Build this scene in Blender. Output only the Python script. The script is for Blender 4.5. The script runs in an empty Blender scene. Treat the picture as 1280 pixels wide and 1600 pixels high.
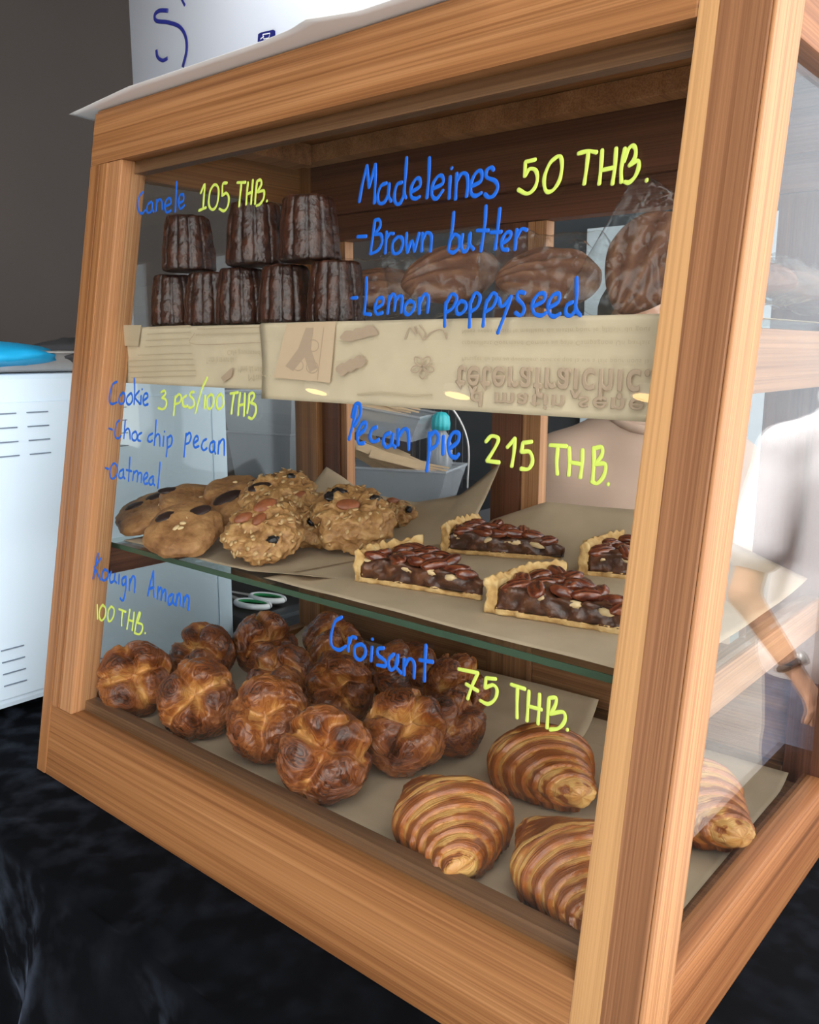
import bpy, bmesh, math, random
from mathutils import Vector, Matrix, noise as mnoise
import numpy as np

SC = bpy.context.scene
COL = SC.collection
R = math.radians

# ------------------------------------------------------------------ camera, sky, exposure
F_PX = 1361.944
CAM = Vector((1.05746, -0.49035, 0.54305))
YAW, PITCH, ROLL = 0.70539, -0.18637, 0.00347
_fw = Vector((-math.sin(YAW) * math.cos(PITCH), math.cos(YAW) * math.cos(PITCH), math.sin(PITCH)))
_r0 = Vector((math.cos(YAW), math.sin(YAW), 0)); _u0 = _r0.cross(_fw)
_rt = _r0 * math.cos(ROLL) + _u0 * math.sin(ROLL); _up = -_r0 * math.sin(ROLL) + _u0 * math.cos(ROLL)
cd = bpy.data.cameras.new('camera'); cam = bpy.data.objects.new('camera', cd); COL.objects.link(cam)
cd.sensor_fit = 'VERTICAL'; cd.sensor_height = 24.0; cd.lens = 24.0 * F_PX / 1600.0
cd.clip_start = 0.02; cd.clip_end = 100
cam.matrix_world = Matrix(((_rt.x, _up.x, -_fw.x, CAM.x), (_rt.y, _up.y, -_fw.y, CAM.y), (_rt.z, _up.z, -_fw.z, CAM.z), (0, 0, 0, 1)))
SC.camera = cam
W_ = bpy.data.worlds.new('overcast_sky'); SC.world = W_; W_.use_nodes = True
bg = W_.node_tree.nodes['Background']; bg.inputs[0].default_value = (1.0, 0.99, 0.98, 1); bg.inputs[1].default_value = 2.2
sd_ = bpy.data.lights.new('sun', 'SUN'); sd_.energy = 6.0; sd_.angle = R(12); sd_.color = (1.0, 0.97, 0.93)
sun = bpy.data.objects.new('sun', sd_); COL.objects.link(sun)
sun.rotation_euler = Vector((0.127, 0.40, -0.906)).to_track_quat('-Z', 'Y').to_euler()      # high sun over the open side, shaded from the stall by the roof
SC.view_settings.view_transform = 'Standard'; SC.view_settings.look = 'None'
SC.view_settings.gamma = 1.0; SC.view_settings.use_curve_mapping = False
SC.view_settings.exposure = 0.82
SC.cycles.max_bounces = 12; SC.cycles.transparent_max_bounces = 40
SC.cycles.caustics_reflective = False; SC.cycles.caustics_refractive = False

# ------------------------------------------------------------------ measures of the case (metres)
CW, CH, CD, LEAN = 0.84, 0.829, 0.503, 0.1695
ZF, ZS, ZT = 0.0735, 0.2932, 0.566      # floor board, middle glass shelf, top shelf
FLOOR_Z = -0.95

def ray(px, py):
    return _fw + _rt * ((px - 640) / F_PX) - _up * ((py - 800) / F_PX)
def at_z(px, py, z):
    d = ray(px, py); return CAM + d * ((z - CAM.z) / d.z)
def at_y(px, py, y):
    d = ray(px, py); return CAM + d * ((y - CAM.y) / d.y)
def at_x(px, py, x):
    d = ray(px, py); return CAM + d * ((x - CAM.x) / d.x)
def at_pane(px, py, n=0.0):                     # a point of the leaning front pane
    d = ray(px, py); t = (LEAN * CAM.z - CAM.y + n) / (d.y - LEAN * d.z); return CAM + d * t

# ------------------------------------------------------------------ node materials
def mat(name):
    m = bpy.data.materials.new(name); m.use_nodes = True
    nt = m.node_tree; return m, nt, nt.nodes['Principled BSDF']
def nd(nt, t, **kw):
    n = nt.nodes.new(t)
    for k, v in kw.items():
        if k in n.inputs: n.inputs[k].default_value = v
        else: setattr(n, k, v)
    return n
def ramp(nt, stops):
    r = nt.nodes.new('ShaderNodeValToRGB'); e = r.color_ramp.elements
    while len(e) < len(stops): e.new(0.5)
    for i, (p, c) in enumerate(stops): e[i].position = p; e[i].color = (*c, 1)
    return r
def coords(nt, scale=(1, 1, 1), kind='Object'):
    tc = nt.nodes.new('ShaderNodeTexCoord'); mp = nt.nodes.new('ShaderNodeMapping'); mp.inputs['Scale'].default_value = scale
    nt.links.new(tc.outputs[kind], mp.inputs[0]); return mp.outputs[0]
def plain(name, col, rough=0.6, spec=0.5, metal=0.0, noise=0.0, nscale=30, bump=0.0, bscale=200, sheen=0, coat=0, trans=0):
    m, nt, b = mat(name)
    b.inputs['Base Color'].default_value = (*col, 1); b.inputs['Roughness'].default_value = rough
    b.inputs['Specular IOR Level'].default_value = spec; b.inputs['Metallic'].default_value = metal
    b.inputs['Sheen Weight'].default_value = sheen; b.inputs['Coat Weight'].default_value = coat
    if noise:
        v = coords(nt); n = nd(nt, 'ShaderNodeTexNoise', Scale=nscale, Detail=5.0); nt.links.new(v, n.inputs['Vector'])
        r = ramp(nt, [(0.3, tuple(c * (1 - noise) for c in col)), (0.7, tuple(min(1, c * (1 + noise)) for c in col))])
        nt.links.new(n.outputs[0], r.inputs[0]); nt.links.new(r.outputs[0], b.inputs['Base Color'])
    if bump:
        v = coords(nt); n = nd(nt, 'ShaderNodeTexNoise', Scale=bscale, Detail=4.0); nt.links.new(v, n.inputs['Vector'])
        bp = nd(nt, 'ShaderNodeBump', Strength=bump, Distance=0.002); nt.links.new(n.outputs[0], bp.inputs['Height']); nt.links.new(bp.outputs[0], b.inputs['Normal'])
    return m
def wood(name, axis, c0, c1, c2, rough=0.45, sap=None, seed=0.0, leaning=False):
    """long grained timber; sap = (x of the seam, slope, light colour) gives a board its pale sapwood edge"""
    m, nt, b = mat(name); L = nt.links
    s = [80, 80, 80]; s['XYZ'.index(axis)] = 1.2
    f = [520, 520, 520]; f['XYZ'.index(axis)] = 2.5
    tc = nt.nodes.new('ShaderNodeTexCoord')
    add = nd(nt, 'ShaderNodeVectorMath', operation='ADD'); add.inputs[1].default_value = (seed, seed * 1.7, seed * 0.6); L.new(tc.outputs['Object'], add.inputs[0])
    if leaning:                                 # grain runs along the leaning board
        sp_ = nt.nodes.new('ShaderNodeSeparateXYZ'); L.new(add.outputs[0], sp_.inputs[0]); ml = nd(nt, 'ShaderNodeMath', operation='MULTIPLY_ADD'); ml.inputs[1].default_value = -LEAN
        L.new(sp_.outputs[2], ml.inputs[0]); L.new(sp_.outputs[1], ml.inputs[2]); add = nt.nodes.new('ShaderNodeCombineXYZ'); L.new(sp_.outputs[0], add.inputs[0]); L.new(ml.outputs[0], add.inputs[1]); L.new(sp_.outputs[2], add.inputs[2])
    def tex(scale, detail, dist):
        mp = nt.nodes.new('ShaderNodeMapping'); mp.inputs['Scale'].default_value = scale; L.new(add.outputs[0], mp.inputs[0])
        n = nd(nt, 'ShaderNodeTexNoise', Scale=1.0, Detail=detail, Distortion=dist); L.new(mp.outputs[0], n.inputs['Vector']); return n.outputs[0]
    a = tex(tuple(s), 3.5, 0.25); fi = tex(tuple(f), 1.5, 0.1); big = tex(tuple(x * 0.22 for x in s), 2.0, 0.5)
    r = ramp(nt, [(0.25, c0), (0.50, c1), (0.78, c2)]); L.new(a, r.inputs[0])
    mx = nd(nt, 'ShaderNodeMix', data_type='RGBA', blend_type='MULTIPLY'); mx.inputs[0].default_value = 0.75
    r2 = ramp(nt, [(0.36, (0.62, 0.55, 0.5)), (0.6, (1, 1, 1))]); L.new(fi, r2.inputs[0])
    L.new(r.outputs[0], mx.inputs[6]); L.new(r2.outputs[0], mx.inputs[7])
    mx2 = nd(nt, 'ShaderNodeMix', data_type='RGBA', blend_type='MULTIPLY'); mx2.inputs[0].default_value = 0.6
    r3 = ramp(nt, [(0.35, (0.62, 0.55, 0.5)), (0.62, (1, 1, 1))]); L.new(big, r3.inputs[0])
    L.new(mx.outputs[2], mx2.inputs[6]); L.new(r3.outputs[0], mx2.inputs[7])
    out = mx2.outputs[2]
    if sap:
        sx = nt.nodes.new('ShaderNodeSeparateXYZ'); L.new(tc.outputs['Object'], sx.inputs[0])
        mz = nd(nt, 'ShaderNodeMath', operation='MULTIPLY_ADD'); mz.inputs[1].default_value = sap[1]; L.new(sx.outputs[2], mz.inputs[0]); L.new(sx.outputs[0], mz.inputs[2])
        wob = nd(nt, 'ShaderNodeMath', operation='MULTIPLY_ADD'); wob.inputs[1].default_value = 0.012; L.new(big, wob.inputs[0]); L.new(mz.outputs[0], wob.inputs[2])
        lt = nd(nt, 'ShaderNodeMath', operation='LESS_THAN'); lt.inputs[1].default_value = sap[0]; L.new(wob.outputs[0], lt.inputs[0])
        mx3 = nd(nt, 'ShaderNodeMix', data_type='RGBA'); L.new(lt.outputs[0], mx3.inputs[0]); L.new(out, mx3.inputs[6])
        mx4 = nd(nt, 'ShaderNodeMix', data_type='RGBA', blend_type='MULTIPLY'); mx4.inputs[0].default_value = 0.35; mx4.inputs[6].default_value = (*sap[2], 1); L.new(r2.outputs[0], mx4.inputs[7])
        L.new(mx4.outputs[2], mx3.inputs[7]); out = mx3.outputs[2]
    L.new(out, b.inputs['Base Color']); b.inputs['Roughness'].default_value = rough; b.inputs['Specular IOR Level'].default_value = 0.35
    bp = nd(nt, 'ShaderNodeBump', Strength=0.25, Distance=0.001); L.new(fi, bp.inputs['Height']); L.new(bp.outputs[0], b.inputs['Normal'])
    return m
def film(name, tint, base=0.04, haze=0.0, rough=0.0, hazecol=(0.8, 0.85, 0.9), gain=1.0):
    """thin clear sheet: straight-through light plus a mirror share that grows at grazing angles"""
    m = bpy.data.materials.new(name); m.use_nodes = True; nt = m.node_tree; nt.nodes.clear(); L = nt.links
    o = nt.nodes.new('ShaderNodeOutputMaterial'); t = nd(nt, 'ShaderNodeBsdfTransparent', Color=(*tint, 1)); g = nd(nt, 'ShaderNodeBsdfGlossy', Roughness=rough)
    lw = nd(nt, 'ShaderNodeLayerWeight', Blend=0.5); p = nd(nt, 'ShaderNodeMath', operation='POWER'); p.inputs[1].default_value = 5
    L.new(lw.outputs['Facing'], p.inputs[0])
    ma = nd(nt, 'ShaderNodeMath', operation='MULTIPLY_ADD', use_clamp=True); ma.inputs[1].default_value = (1 - base) * gain; ma.inputs[2].default_value = base; L.new(p.outputs[0], ma.inputs[0])
    src = t
    if haze:
        df = nd(nt, 'ShaderNodeBsdfDiffuse', Color=(*hazecol, 1)); mh = nd(nt, 'ShaderNodeMixShader'); mh.inputs[0].default_value = haze
        L.new(t.outputs[0], mh.inputs[1]); L.new(df.outputs[0], mh.inputs[2]); src = mh
    mx = nt.nodes.new('ShaderNodeMixShader'); L.new(ma.outputs[0], mx.inputs[0]); L.new(src.outputs[0], mx.inputs[1]); L.new(g.outputs[0], mx.inputs[2]); L.new(mx.outputs[0], o.inputs[0])
    return m
def toned(name, stops, rough=0.4, spec=0.5, scale=60, amount=0.35, bump=0.3, bscale=250, coat=0.0, attr='tone', bdist=0.002, stretch=(1, 1, 1), streak=0.0, sfreq=10.0):
    """colour from the mesh's own tone attribute, broken up by noise"""
    m, nt, b = mat(name); L = nt.links
    at = nd(nt, 'ShaderNodeAttribute', attribute_name=attr)
    v = coords(nt, stretch); n = nd(nt, 'ShaderNodeTexNoise', Scale=scale, Detail=6.0, Distortion=0.8); L.new(v, n.inputs['Vector'])
    ma = nd(nt, 'ShaderNodeMath', operation='MULTIPLY_ADD'); ma.inputs[1].default_value = amount * 2; L.new(n.outputs[0], ma.inputs[0])
    sb = nd(nt, 'ShaderNodeMath', operation='SUBTRACT'); sb.inputs[1].default_value = amount; L.new(at.outputs['Fac'], sb.inputs[0]); L.new(sb.outputs[0], ma.inputs[2])
    val = ma.outputs[0]; st = None
    if streak:                                  # thin flaky lines that follow the dough layers
        al = nd(nt, 'ShaderNodeAttribute', attribute_name='layer'); sm_ = nd(nt, 'ShaderNodeMath', operation='MULTIPLY'); sm_.inputs[1].default_value = sfreq; L.new(al.outputs['Fac'], sm_.inputs[0])
        wq = nd(nt, 'ShaderNodeVectorMath', operation='SCALE'); wq.inputs['Scale'].default_value = 22.0; L.new(v, wq.inputs[0])
        cx = nt.nodes.new('ShaderNodeSeparateXYZ'); L.new(wq.outputs[0], cx.inputs[0]); cb = nt.nodes.new('ShaderNodeCombineXYZ'); L.new(sm_.outputs[0], cb.inputs[0]); L.new(cx.outputs[0], cb.inputs[1]); L.new(cx.outputs[1], cb.inputs[2])
        st = nd(nt, 'ShaderNodeTexNoise', Scale=1.0, Detail=3.0, Distortion=0.3); L.new(cb.outputs[0], st.inputs['Vector'])
        m2 = nd(nt, 'ShaderNodeMath', operation='MULTIPLY_ADD'); m2.inputs[1].default_value = streak * 2; L.new(st.outputs[0], m2.inputs[0])
        s2_ = nd(nt, 'ShaderNodeMath', operation='SUBTRACT'); s2_.inputs[1].default_value = streak; L.new(val, s2_.inputs[0]); L.new(s2_.outputs[0], m2.inputs[2]); val = m2.outputs[0]
    r = ramp(nt, stops); L.new(val, r.inputs[0]); L.new(r.outputs[0], b.inputs['Base Color'])
    b.inputs['Roughness'].default_value = rough; b.inputs['Specular IOR Level'].default_value = spec; b.inputs['Coat Weight'].default_value = coat; b.inputs['Coat Roughness'].default_value = 0.15
    n2 = nd(nt, 'ShaderNodeTexNoise', Scale=bscale, Detail=5.0); L.new(v, n2.inputs['Vector'])
    bp = nd(nt, 'ShaderNodeBump', Strength=bump, Distance=bdist); L.new(n2.outputs[0], bp.inputs['Height'])
    if st is not None:
        bq = nd(nt, 'ShaderNodeBump', Strength=0.7, Distance=0.0025); L.new(st.outputs[0], bq.inputs['Height']); L.new(bp.outputs[0], bq.inputs['Normal']); bp = bq
    L.new(bp.outputs[0], b.inputs['Normal'])
    return m

OAK = ((0.22, 0.088, 0.029), (0.37, 0.168, 0.062), (0.49, 0.245, 0.102))
MID = ((0.22, 0.10, 0.042), (0.34, 0.165, 0.075), (0.43, 0.225, 0.105))
SAP = ((0.40, 0.19, 0.08), (0.49, 0.245, 0.11), (0.56, 0.30, 0.14))
DRK = ((0.10, 0.036, 0.018), (0.16, 0.06, 0.03), (0.22, 0.09, 0.045))  # darker stain, with the shade inside the case put into the colour
M = dict(
    wood_x=wood('wood_grain_along_front', 'X', *OAK), wood_y=wood('wood_grain_along_side', 'Y', *OAK, seed=3.1),
    wood_z=wood('wood_grain_upright', 'Z', *OAK, seed=1.3),
    wood_post=wood('wood_post_with_sapwood', 'Z', (0.22, 0.098, 0.042), (0.31, 0.145, 0.064), (0.38, 0.185, 0.088), sap=(0.8155, 0.012, (0.48, 0.265, 0.11)), seed=5.2, leaning=True),
    sap_z=wood('pale_wood_upright', 'Z', *SAP, seed=2.2), sap_lean=wood('pale_wood_leaning', 'Z', *SAP, seed=2.7, leaning=True), wood_lean=wood('wood_grain_leaning', 'Z', *OAK, seed=1.9, leaning=True), wood_side=wood('wood_grain_side_frame', 'Y', (0.20, 0.075, 0.025), (0.33, 0.135, 0.05), (0.43, 0.20, 0.08), seed=3.9), sap_y=wood('pale_wood_along_side', 'Y', *SAP, seed=4.4),
    dark_x=wood('stained_shaded_wood_along_front', 'X', *DRK, seed=6), dark_z=wood('stained_shaded_wood_upright', 'Z', *DRK, seed=7), dark_y=wood('stained_shaded_wood_along_side', 'Y', *DRK, seed=8),
    mid_x=wood('brown_wood_along_front', 'X', *MID, seed=11), mid_z=wood('brown_wood_upright', 'Z', *MID, seed=12),
    bead=wood('worn_brown_bead', 'X', (0.11, 0.055, 0.025), (0.19, 0.095, 0.045), (0.25, 0.13, 0.065), seed=9),
    glass=film('pane_glass', (0.97, 0.985, 0.98)), shelf=film('shelf_glass', (0.93, 0.97, 0.95)), shelf_edge=plain('green_glass_edge', (0.055, 0.095, 0.06), 0.2),
    bag=film('clear_bag_film', (0.95, 0.96, 0.96), base=0.03, haze=0.015, rough=0.03, gain=0.75),
    bin=film('clear_plastic', (0.86, 0.89, 0.92), base=0.06, haze=0.32, rough=0.15, hazecol=(0.78, 0.81, 0.85)),
    paper=plain('greaseproof_paper', (0.50, 0.385, 0.265), 0.65, 0.3, noise=0.07, nscale=25, bump=0.25, bscale=60),
    kraft=plain('printed_kraft_paper', (0.62, 0.505, 0.35), 0.7, 0.2, noise=0.05, nscale=40, bump=0.1, bscale=120),
    kraft_pale=plain('paper_patch_buff', (0.62, 0.45, 0.30), 0.7, 0.2), print_=plain('faded_print', (0.47, 0.34, 0.24), 0.7, 0.1), print_faint=plain('faint_print', (0.50, 0.395, 0.265), 0.7, 0.1),
    blue=plain('blue_marker_paint', (0.004, 0.10, 0.52), 0.5), lime=plain('lime_marker_paint', (0.50, 0.62, 0.10), 0.5),
    velvet=None, enamel=plain('pale_enamel', (0.66, 0.80, 0.92), 0.3, 0.5), slot=plain('dark_slot', (0.16, 0.21, 0.28), 0.7),
    steel=plain('brushed_steel', (0.58, 0.57, 0.56), 0.35, metal=0.45, noise=0.1), white=plain('white_plastic', (0.80, 0.82, 0.85), 0.4),
    wrap=plain('white_wrapper', (0.74, 0.80, 0.90), 0.45, bump=0.15, bscale=35), sheet=plain('white_paper', (0.80, 0.79, 0.78), 0.7), navy=plain('navy_ink', (0.01, 0.015, 0.16), 0.5),
    cyan=plain('bright_blue_rubber', (0.01, 0.42, 0.80), 0.5), turq=plain('turquoise_plastic', (0.05, 0.55, 0.62), 0.4, bump=0.5, bscale=60), charcoal=plain('charcoal_cloth', (0.05, 0.05, 0.055), 0.9, bump=0.3),
    green=plain('green_grip', (0.01, 0.25, 0.075), 0.4), black=plain('black_laminate', (0.012, 0.014, 0.018), 0.4), black_edge=plain('black_edge_band', (0.035, 0.042, 0.05), 0.35),
    birch=plain('birch_cutlery', (0.62, 0.45, 0.28), 0.6, noise=0.12, nscale=20),
    wall=plain('dark_brown_wall', (0.050, 0.040, 0.036), 0.8, noise=0.1, nscale=3), wall2=plain('charcoal_wall', (0.055, 0.065, 0.075), 0.7, noise=0.08, nscale=4), floor=plain('concrete_floor', (0.25, 0.24, 0.23), 0.6, noise=0.15, nscale=4),
    outer=plain('pale_grey_backdrop', (0.34, 0.37, 0.41), 0.8, noise=0.05, nscale=6),
    ceil=plain('dark_ceiling', (0.10, 0.085, 0.07), 0.8), beam=plain('ceiling_beam', (0.16, 0.12, 0.08), 0.7, noise=0.2), panel=plain('pale_board', (0.72, 0.84, 0.92), 0.4),
    tan=plain('tan_cotton', (0.42, 0.30, 0.23), 0.9, bump=0.3, bscale=25), tee=plain('white_cotton', (0.80, 0.79, 0.82), 0.9, bump=0.3, bscale=25), denim=plain('blue_denim', (0.15, 0.19, 0.28), 0.9, noise=0.2, nscale=60),
    skin=plain('skin', (0.50, 0.27, 0.17), 0.5), hair=plain('dark_hair', (0.015, 0.011, 0.01), 0.5), shoe=plain('dark_shoe', (0.03, 0.03, 0.03), 0.6), lip=plain('lips', (0.35, 0.12, 0.10), 0.5), eye=plain('eye', (0.02, 0.015, 0.01), 0.2),
    caneler=toned('caramelised_crust', [(0.0, (0.008, 0.003, 0.002)), (0.5, (0.032, 0.010, 0.006)), (1.0, (0.10, 0.030, 0.014))], 0.28, 0.6, 70, 0.3, 0.75, 180, bdist=0.003),
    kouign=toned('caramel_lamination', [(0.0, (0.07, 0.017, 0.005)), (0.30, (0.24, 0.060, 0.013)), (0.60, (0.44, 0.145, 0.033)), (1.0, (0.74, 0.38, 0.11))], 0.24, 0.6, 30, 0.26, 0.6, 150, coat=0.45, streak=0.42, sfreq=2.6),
    croi=toned('glazed_layers', [(0.0, (0.14, 0.034, 0.007)), (0.32, (0.36, 0.098, 0.017)), (0.62, (0.56, 0.21, 0.042)), (1.0, (0.80, 0.45, 0.14))], 0.30, 0.5, 40, 0.22, 0.45, 160, coat=0.35, streak=0.26, sfreq=14.0),
    cookie=toned('baked_cookie', [(0.0, (0.16, 0.06, 0.02)), (0.5, (0.36, 0.175, 0.068)), (1.0, (0.52, 0.29, 0.12))], 0.6, 0.35, 60, 0.38, 0.8, 150),
    oat=toned('oatmeal_cookie', [(0.0, (0.15, 0.06, 0.02)), (0.5, (0.40, 0.20, 0.072)), (1.0, (0.64, 0.39, 0.16))], 0.5, 0.4, 130, 0.5, 0.8, 220),
    oatflake=plain('oat_flake', (0.55, 0.35, 0.16), 0.55), chunk=plain('dark_chocolate', (0.03, 0.014, 0.012), 0.45, bump=0.2), almond=plain('toasted_almond', (0.27, 0.08, 0.03), 0.45, noise=0.25, nscale=150), raisin=plain('raisin', (0.015, 0.012, 0.014), 0.35, bump=0.6, bscale=150),
    cream_nut=plain('pale_nut_flesh', (0.72, 0.52, 0.28), 0.5, noise=0.15, nscale=100),
    crust=toned('shortcrust', [(0.0, (0.36, 0.17, 0.055)), (0.5, (0.62, 0.38, 0.15)), (1.0, (0.80, 0.58, 0.29))], 0.7, 0.2, 90, 0.35, 0.8, 200),
    filling=toned('pecan_filling', [(0.0, (0.022, 0.009, 0.006)), (0.5, (0.075, 0.026, 0.013)), (1.0, (0.20, 0.075, 0.03))], 0.3, 0.6, 120, 0.4, 0.6, 180),
    pecan=toned('glazed_pecan', [(0.0, (0.045, 0.009, 0.006)), (0.5, (0.15, 0.03, 0.012)), (1.0, (0.28, 0.08, 0.03))], 0.2, 0.7, 200, 0.3, 0.4, 250, coat=0.4),
    madel=toned('madeleine_sponge', [(0.0, (0.08, 0.028, 0.014)), (0.5, (0.17, 0.068, 0.034)), (1.0, (0.30, 0.15, 0.08))], 0.7, 0.3, 50, 0.3, 0.4, 220),
)
# black velvet: nearly black with a soft bluish sheen
m, nt, b = mat('black_velvet'); M['velvet'] = m
b.inputs['Base Color'].default_value = (0.0025, 0.003, 0.004, 1); b.inputs['Roughness'].default_value = 0.9; b.inputs['Specular IOR Level'].default_value = 0.05
b.inputs['Sheen Weight'].default_value = 0.10; b.inputs['Sheen Roughness'].default_value = 0.35; b.inputs['Sheen Tint'].default_value = (0.55, 0.7, 1, 1)
v = coords(nt); n1 = nd(nt, 'ShaderNodeTexNoise', Scale=26.0, Detail=9.0); nt.links.new(v, n1.inputs['Vector'])
r_ = ramp(nt, [(0.45, (0.01, 0.01, 0.01)), (0.78, (0.4, 0.4, 0.4))]); nt.links.new(n1.outputs[0], r_.inputs[0]); nt.links.new(r_.outputs[0], b.inputs['Sheen Weight'])
lampm = bpy.data.materials.new('warm_lamp'); lampm.use_nodes = True; nt = lampm.node_tree; nt.nodes.clear()
o_ = nt.nodes.new('ShaderNodeOutputMaterial'); e_ = nd(nt, 'ShaderNodeEmission', Color=(1.0, 0.52, 0.18, 1), Strength=9.0); nt.links.new(e_.outputs[0], o_.inputs[0])

# ------------------------------------------------------------------ object helpers
def link(name, me, m, parent=None, smooth=False):
    o = bpy.data.objects.new(name, me); COL.objects.link(o)
    if m: me.materials.append(m)
    if smooth:
        for p in me.polygons: p.use_smooth = True
    if parent: o.parent = parent
    return o
def tag(o, label, cat, group=None, kind=None):
    o['label'] = label; o['category'] = cat
    if group: o['group'] = group
    if kind: o['kind'] = kind
    return o
def struct(o): o['kind'] = 'structure'; return o
def thing(name, label, cat, loc=(0, 0, 0), rot=None, group=None):
    o = bpy.data.objects.new(name, None); COL.objects.link(o); o.empty_display_size = 0.03
    o.location = loc
    if rot is not None: o.rotation_euler = rot.to_euler() if hasattr(rot, 'to_euler') else rot
    return tag(o, label, cat, group)
def mesh_of(name, vs, fs, tone=None, layer=None):
    me = bpy.data.meshes.new(name); me.from_pydata([tuple(v) for v in vs], [], fs); me.update()
    if tone is not None:
        a = me.attributes.new('tone', 'FLOAT', 'POINT'); a.data.foreach_set('value', list(tone))
    if layer is not None:
        a = me.attributes.new('layer', 'FLOAT', 'POINT'); a.data.foreach_set('value', list(layer))
    return me
HEX = [(0, 3, 2, 1), (4, 5, 6, 7), (0, 1, 5, 4), (1, 2, 6, 5), (2, 3, 7, 6), (3, 0, 4, 7)]
def hexa(name, pts, m, parent=None, bevel=0.0015):          # eight corners: four below, four above
    bm = bmesh.new(); vv = [bm.verts.new(p) for p in pts]
    for f in HEX: bm.faces.new([vv[i] for i in f])
    bmesh.ops.recalc_face_normals(bm, faces=bm.faces)
    if bevel: bmesh.ops.bevel(bm, geom=bm.edges[:], offset=bevel, segments=2, affect='EDGES', profile=0.7)
    me = bpy.data.meshes.new(name); bm.to_mesh(me); bm.free(); return link(name, me, m, parent)
def box(name, x0, x1, y0, y1, z0, z1, m, parent=None, bevel=0.0015):
    return hexa(name, [(x0, y0, z0), (x1, y0, z0), (x1, y1, z0), (x0, y1, z0), (x0, y0, z1), (x1, y0, z1), (x1, y1, z1), (x0, y1, z1)], m, parent, bevel)
def lean(name, x0, x1, n0, n1, z0, z1, m, parent=None, bevel=0.0015):    # a bar in the leaning front
    Y = lambda n, z: LEAN * z + n
    return hexa(name, [(x0, Y(n0, z0), z0), (x1, Y(n0, z0), z0), (x1, Y(n1, z0), z0), (x0, Y(n1, z0), z0), (x0, Y(n0, z1), z1), (x1, Y(n0, z1), z1), (x1, Y(n1, z1), z1), (x0, Y(n1, z1), z1)], m, parent, bevel)
def fbm(v, o=3):
    s = 0; a = 1
    for i in range(o): s += a * mnoise.noise(v); v = v * 2.03; a *= 0.5
    return s
def grid_faces(nu, nv, wrap=False):
    fs = []
    for j in range(nv - 1):
        for i in range(nu if wrap else nu - 1):
            i2 = (i + 1) % nu; fs.append((j * nu + i, j * nu + i2, (j + 1) * nu + i2, (j + 1) * nu + i))
    return fs
def sphere_grid(nu, nv, fn):
    """closed surface: fn(theta, phi) -> (point, tone); phi 0 at the top"""
    vs, tn = [], []
    for j in range(nv):
        ph = math.pi * (j + 0.5) / nv
        for i in range(nu):
            p, t = fn(2 * math.pi * i / nu, ph); vs.append(p); tn.append(t)
    fs = [tuple(reversed(f)) for f in grid_faces(nu, nv, True)]
    top = len(vs); p, t = fn(0, 0.0); vs.append(p); tn.append(t); p, t = fn(0, math.pi); vs.append(p); tn.append(t)
    for i in range(nu):
        fs.append((top, i, (i + 1) % nu)); fs.append((top + 1, (nv - 1) * nu + (i + 1) % nu, (nv - 1) * nu + i))
    return vs, fs, tn
def tube(pts, rad, seg=8, flat=None, cap=True):
    """sweep along pts; flat = (normal, factor) squashes the section"""
    pts = [Vector(p) for p in pts]; vs = []; fs = []; n = len(pts)
    rr = rad if isinstance(rad, (list, tuple)) else [rad] * n
    prev = None
    for i, p in enumerate(pts):
        t = (pts[min(i + 1, n - 1)] - pts[max(i - 1, 0)]); t = t.normalized() if t.length > 1e-9 else Vector((1, 0, 0))
        if flat: a = flat[0].cross(t).normalized(); b = flat[0] * flat[1]
        else:
            up = prev if prev is not None else (Vector((0, 0, 1)) if abs(t.z) < 0.9 else Vector((1, 0, 0)))
            a = up.cross(t)
            a = a.normalized() if a.length > 1e-6 else Vector((1, 0, 0)); b = t.cross(a); prev = b
        for k in range(seg):
            w = 2 * math.pi * k / seg; vs.append(p + (a * math.cos(w) + b * math.sin(w)) * rr[i])
    fs = grid_faces(seg, n, True)
    if cap: fs.append(tuple(reversed(range(seg)))); fs.append(tuple((n - 1) * seg + k for k in range(seg)))
    return vs, fs
def merge(parts):
    V, Fc = [], []
    for vs, fs in parts:
        k = len(V); V += list(vs); Fc += [tuple(i + k for i in f) for f in fs]
    return V, Fc
def catmull(P, sub=5):
    if len(P) < 3: return P
    out = []; Q = [P[0] * 2 - P[1]] + P + [P[-1] * 2 - P[-2]]
    for i in range(1, len(Q) - 2):
        a, b, c, d = Q[i - 1:i + 3]
        for k in range(sub):
            t = k / sub; out.append(0.5 * ((2 * b) + (c - a) * t + (2 * a - 5 * b + 4 * c - d) * t * t + (3 * b - a - 3 * c + d) * t ** 3))
    return out + [P[-1]]
def frame_rot(zaxis, xhint):
    z = Vector(zaxis).normalized(); x = Vector(xhint); x = (x - z * x.dot(z)).normalized(); y = z.cross(x)
    return Matrix(((x.x, y.x, z.x), (x.y, y.y, z.y), (x.z, y.z, z.z)))

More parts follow.
